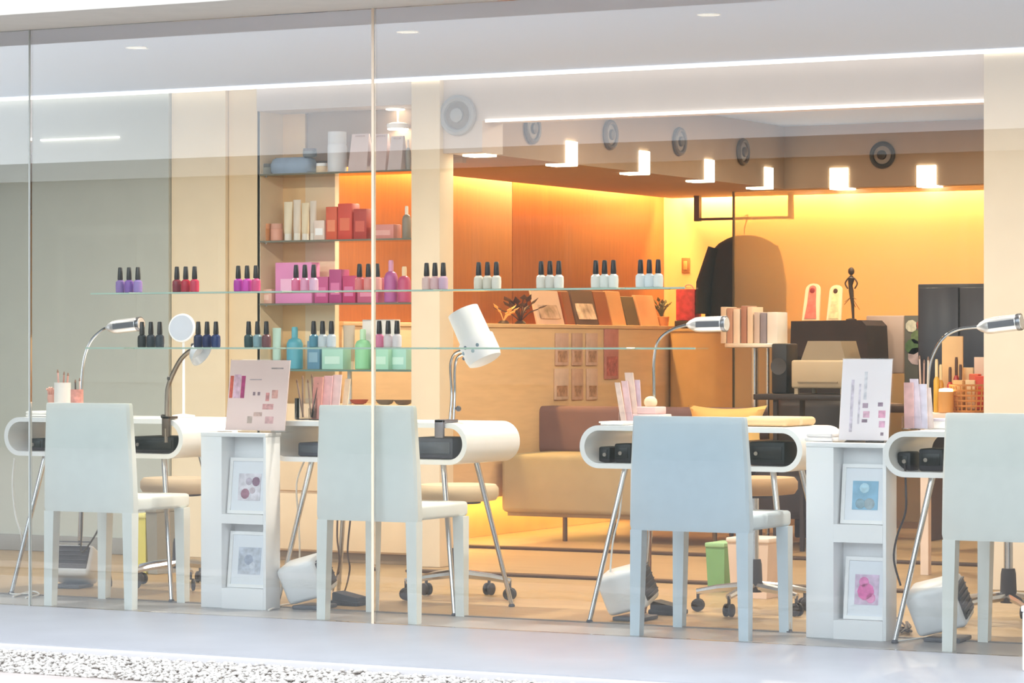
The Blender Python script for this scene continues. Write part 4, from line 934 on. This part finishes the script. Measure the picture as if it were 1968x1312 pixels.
def acrylic_stand(a, b, t0, Y, zb, label, base, patches, back='#ffe2dc'):
    x0, x1 = PY(a, 760, Y).x, PY(b, 760, Y).x; z1 = PY((a + b) / 2, t0, Y).z
    t = thing('poster_stand', label, 'poster stand', ((x0 + x1) / 2, Y, zb), group='acrylic poster stands')
    tl = .15
    def pln(u0, u1, v0, v1, dy0, dy1):
        m = MB(); f = lambda u, v, dy: Vector((u, Y + dy + (v - zb) * tl, v))
        m.loft([[f(u0, v0, dy0), f(u1, v0, dy0), f(u1, v0, dy1), f(u0, v0, dy1)], [f(u0, v1, dy0), f(u1, v1, dy0), f(u1, v1, dy1), f(u0, v1, dy1)]]); return m
    pln(x0, x1, zb + .008, z1, .002, .006).build('sheet', M(back, .6, noise=.03), t)
    pln(x0 - .003, x1 + .003, zb + .004, z1 + .004, .0065, .0095).build('acrylic_back', ACRYL, t)
    B(x0 - .003, x1 + .003, Y - .05, Y + .06, zb + .0005, zb + .0045).build('foot', ACRYL, t)
    W_, H_ = x1 - x0, z1 - zb - .01
    for k, (u0, u1, v0, v1, h_) in enumerate(patches):
        pln(x0 + W_ * u0, x0 + W_ * u1, zb + .008 + H_ * v0, zb + .008 + H_ * v1, .0012, .0025).build('print', M(h_, .6, noise=.25, scale=50), t)
acrylic_stand(432, 546, 692, .36, .7355, 'pink nail art poster in acrylic stand on the left picture rack', None,
    [(.02, .075, .46, .78, '#e0604c'), (.21, .275, .46, .78, '#c43c80'), (.085, .2, .46, .8, '#f0c2d6'), (.7, .9, .88, .9, '#b9a8a8'), (.35, .55, .72, .735, '#c9b4b8'),
     (.42, .46, .5, .55, '#9a8088'), (.5, .54, .5, .55, '#9a8088'), (.64, .7, .42, .54, '#e49a98'), (.74, .84, .46, .58, '#eeb0a4'), (.6, .78, .3, .38, '#dfa6a4'), (.46, .6, .2, .26, '#d8b6ac'), (.36, .44, .1, .2, '#ceb9ae'), (.66, .8, .1, .2, '#e2b4b4')])
acrylic_stand(1611, 1706, 690, .345, .7355, 'white price poster in acrylic stand on the right picture rack', None,
    [(.2, .26, .1, .75, '#dcd2e0'), (.36, .4, .2, .7, '#e2dae6'), (.46, .52, .5, .85, '#e4e2ee'), (.45, .56, .4, .46, '#b9a2b4'), (.47, .6, .28, .36, '#e2b8cc'), (.45, .56, .22, .26, '#8f7c8c'), (.76, .86, .42, .47, '#a78fa4'), (.78, .92, .28, .37, '#e6a8c4'), (.8, .92, .16, .24, '#e0b0cc'), (.84, .9, .06, .1, '#9a8896')], back='#fff6fb')
# brochure holder at left rack and cups on second desk
pot(592, 765, 800, 44, .62, ZT, 'clear pot full of brown makeup brushes on the second desk', ACRYL, [(-1, 735, -.02, '#a88e80', .004), (-.5, 728, -.01, '#9a8478', .004), (0, 735, .0, '#b39a8c', .004), (.4, 725, .006, '#8f7a6e', .004), (.9, 738, .02, '#5a4e4c', .004), (.6, 750, .03, '#e4d9d4', .004)])
def cards(px0, Y, zb, items, label, cat='leaflets'):
    p = PY(px0, 790, Y); t = thing('leaflet_holder', label, cat, (p.x, Y, zb))
    for k, (a, b, t0, lean, h_) in enumerate(items):
        u0, u1 = PY(a, 780, Y).x, PY(b, 780, Y).x; z1 = PY(a, t0, Y).z; yk = Y + .012 * k
        MB().loft([[Vector((u0, yk, zb + .004)), Vector((u1, yk, zb + .004)), Vector((u1, yk + .005, zb + .004)), Vector((u0, yk + .005, zb + .004))],
                   [Vector((u0 + lean, yk + .02, z1)), Vector((u1 + lean, yk + .02, z1)), Vector((u1 + lean, yk + .025, z1)), Vector((u0 + lean, yk + .025, z1))]]).build('leaflet', M(h_, .6, noise=.12, scale=30), t)
    u0, u1 = min(PY(i[0], 780, Y).x for i in items), max(PY(i[1], 780, Y).x for i in items)
    B(u0 - .005, u1 + .005, Y - .012, Y - .009, zb + .0005, zb + .05).build('front_lip', ACRYL, t)
    B(u0 - .005, u1 + .005, Y - .012, Y + .012 * len(items) + .03, zb + .0005, zb + .0035).build('foot', ACRYL, t)
cards(630, .6, ZT, [(598, 616, 724, 0, '#f0a9a0'), (614, 630, 722, .004, '#f2c0c4'), (628, 644, 720, .006, '#f4d2d2'), (646, 656, 728, .01, '#f0cfae'), (618, 626, 722, 0, '#8a4a48')], 'pink leaflets in a clear holder on the second desk')
# third desk
cards(1200, .62, ZT, [(1194, 1204, 735, -.04, '#f4d6c8'), (1202, 1214, 732, -.035, '#ecc8cc'), (1206, 1222, 716, -.035, '#f0d0c0'), (1216, 1226, 730, -.02, '#d9c0d0')], 'leaning pink leaflets in a clear holder on the sofa-side desk')
x0, x1 = PY(1222, 780, .68).x, PY(1275, 780, .68).x
t = thing('tissue_box', 'pale pink box stack with tissue on the sofa-side desk', 'box', ((x0 + x1) / 2, .7, ZT))
B(x0, x1, .64, .76, ZT + .0005, ZT + .04, bev=.004).build('lower_box', M('#efd0d0', .6), t); B(x0 + .01, x1 - .02, .65, .75, ZT + .0405, ZT + .07, bev=.004).build('upper_box', M('#ecc9c6', .6), t)
MB().ball(((x0 + x1) / 2 - .005, .7, ZT + .088), .026, (1.1, .8, .95), 14, 9).build('tissue', M('#f4deb8', .9, noise=.05, bump=.3), t)
t = thing('white_tray', 'small white tray at the left end of the sofa-side desk', 'tray', (PY(1185, 805, .55).x, .55, ZT)); xx = PY(1188, 805, .55).x
B(xx - .05, xx + .05, .49, .61, ZT + .0005, ZT + .008, bev=.003).build('dish', WHITE, t); B(xx - .055, xx + .055, .485, .615, ZT + .008, ZT + .014, bev=.002).build('rim', WHITE, t)
t = thing('arm_cushion', 'beige towel cushion lying on the right end of the sofa-side desk', 'cushion', (PY(1490, 800, .72).x, .72, ZT)); u0, u1 = PY(1440, 800, .7).x, PY(1540, 800, .7).x
B(u0, u1, .56, .86, ZT + .0005, ZT + .035, bev=.016, seg=3).build('pad', M('#ecc99a', .85, noise=.05, bump=.05), t); B(u0 - .002, u1 + .002, .68, .72, ZT + .001, ZT + .038, bev=.012, seg=3).build('band', M('#f1d6ae', .85), t)
xx = PY(1583, 822, .4).x
t = thing('white_towel', 'folded white towel on the right picture rack', 'towel', (xx, .40, .7355))
B(xx - .055, xx + .06, .34, .47, .7358, .752, bev=.007, seg=3).build('lower_fold', M('#f6f2f2', .9, noise=.03, bump=.1), t); B(xx - .05, xx + .055, .345, .465, .752, .768, bev=.007, seg=3).build('upper_fold', M('#f6f2f2', .9, noise=.03, bump=.1), t)
# right rack / right desk
cards(1762, .48, ZT, [(1738, 1756, 735, -.01, '#f2c4c4'), (1752, 1768, 728, -.02, '#eadfee'), (1764, 1778, 738, -.012, '#e6e2f2'), (1776, 1788, 745, -.02, '#f0dcd4')], 'white and pink leaflets in a clear holder on the right desk')
pot(1776, 755, 800, 22, .64, ZT, 'cup of brushes on the right desk', M('#ead2c4', .5), [(-.6, 690, -.01, '#e8c3a8', .004), (.0, 698, .0, '#c99a84', .004), (.6, 692, .008, '#f0dcc4', .004)])
B_ = thing('small_white_box', 'small white box behind the chair on the right desk', 'box', (PY(1806, 780, .62).x, .62, ZT)); xx = PY(1806, 780, .62).x
B(xx - .03, xx + .035, .58, .66, ZT + .0005, ZT + .03, bev=.004).build('box', WHITE, B_); B(xx - .032, xx + .037, .578, .662, ZT + .03, ZT + .04, bev=.003).build('lid', M('#d7d2e2', .5), B_)

# side table with basket and candle behind the right desk
TY = 3.55
x0, x1 = PY(1785, 800, TY).x, PY(1960, 800, TY).x; zt = .775
t = thing('side_table', 'white side table with the wicker basket behind the right column', 'table', ((x0 + x1) / 2, TY, 0))
B(x0, x1, 3.36, 3.8, zt - .03, zt, bev=.004).build('top', M('#f0d9c8', .5), t)
for xx in (x0 + .02, x1 - .06):
    for yy in (3.38, 3.74): B(xx, xx + .04, yy, yy + .04, 0, zt - .03).build('leg', M('#e8d2c0', .5), t)
bc_ = PY(1866, 770, TY); bx, rr = bc_.x, PY(1900, 770, TY).x - PY(1826, 770, TY).x; rr /= 2
bx = (PY(1826, 770, TY).x + PY(1902, 770, TY).x) / 2; hz = PY(1850, 738, TY).z - zt
t = thing('wicker_basket', 'orange wicker basket on the side table', 'basket', (bx, TY, zt)); WK = M('#c98443', .7, noise=.15)
MB().lathe([(rr * .8, .0005), (rr * .82, .01), (rr * .5, .012)], (bx, TY, zt), n=24).build('bottom', WK, t)
for k in range(6):
    f = k / 5; MB().torus((bx, TY, zt + .008 + (hz - .012) * f), rr * (.82 + .18 * f), .0055, n=28, m=6).build('hoop', WK, t)
for k in range(22):
    a = 2 * math.pi * k / 22; MB().tube([(bx + rr * .82 * math.cos(a), TY + rr * .82 * math.sin(a), zt + .006), (bx + rr * math.cos(a), TY + rr * math.sin(a), zt + hz)], .0038, 5).build('stake', WK, t)
for k, (dx, dz, h_) in enumerate(((-.5, 0, '#e8b878'), (.1, 0, '#f0d0a0'), (.55, .02, '#d8482c'), (.2, .03, '#e0643c'))):
    o = B(bx + rr * (dx - .28), bx + rr * (dx + .22), TY - .03 + k * .012, TY + .03 + k * .008, zt + .015, zt + hz + .02 + dz, bev=.004).build('sachet', M(h_, .6, noise=.1)); tag(o, ['tan sachet', 'cream sachet', 'red sachet at the right', 'orange sachet'][k] + ' sticking out of the wicker basket', 'sachet', 'sachets in the basket')
cx_ = PY(1818, 740, TY - .1).x
t = thing('tea_light', 'lit tea light glass glowing beside the wicker basket', 'candle', (cx_, TY - .1, zt))
zc = PY(1818, 752, TY - .1).z
MB().lathe([(.03, .0005), (.036, .004), (.038, zc - zt)], (cx_, TY - .1, zt), n=18).build('holder', M('#d99a52', .4), t)
MB().lathe([(.034, zc - zt), (.032, zc - zt + .012), (.01, zc - zt + .016)], (cx_, TY - .1, zt), n=16).build('glow', EM('tea_light_flame', (1, .8, .45), 6), t)
for nm, lb, a, b, t0, h_, yy in (('price_card', 'tall tan card behind the red bottles on the side table', 1810, 1850, 646, '#f0c48c', TY + .12), ('price_card', 'small cream card behind the basket', 1850, 1870, 706, '#f0d2a0', TY + .14), ('price_card', 'slim pink cream card at the column edge', 1872, 1896, 686, '#efd0b8', TY + .1)):
    u0, u1 = PY(a, 700, yy).x, PY(b, 700, yy).x
    t = thing(nm, lb, 'card', ((u0 + u1) / 2, yy, zt)); z1 = PY(a, t0, yy).z
    B(u0, u1, yy, yy + .012, zt + .0005, z1, bev=.002).build('card', M(h_, .6, noise=.06), t); B(u0, u1, yy - .01, yy + .05, zt + .0004, zt + .006).build('foot', M(h_, .6), t)
for k, (x, top_, h_, nm) in enumerate(((1800, 690, '#e2b23c', 'yellow'), (1808, 700, '#d99a34', 'amber'), (1826, 705, '#c93a34', 'dark red'), (1838, 686, '#b8302c', 'tall crimson'), (1846, 700, '#d8584c', 'light red'))):
    yy = TY + .0 + .02 * (k % 2); c = PY(x, 700, yy); z1 = PY(x, top_, yy).z; h = z1 - zt; 
    t = thing('small_bottle', '%s small bottle beside the tea light on the side table' % nm, 'bottle', (c.x, yy, zt), group='bottles on the side table')
    MB().lathe([(.013, .0005), (.015, .004), (.015, h * .6), (.007, h * .68)], (c.x, yy, zt), n=14).build('bottle', M(h_, .3, noise=.1), t)
    MB().lathe([(.008, h * .67), (.008, h * .95), (.006, h)], (c.x, yy, zt), n=10).build('cap', M('#5a3a2a' if k > 1 else '#f0dcae', .4), t)
# white low box at the right edge of the ledge
p = PZ(1964, 1289, 0)
t = thing('white_box', 'low white box on the stone ledge at the right picture edge', 'box', (p.x + .15, -.3, 0))
B(p.x, p.x + .3, p.y, p.y + .3, .0005, .2, bev=.006).build('box', WHITE, t); B(p.x - .003, p.x + .303, p.y - .003, p.y + .303, .2, .22, bev=.004).build('lid', WHITE, t)
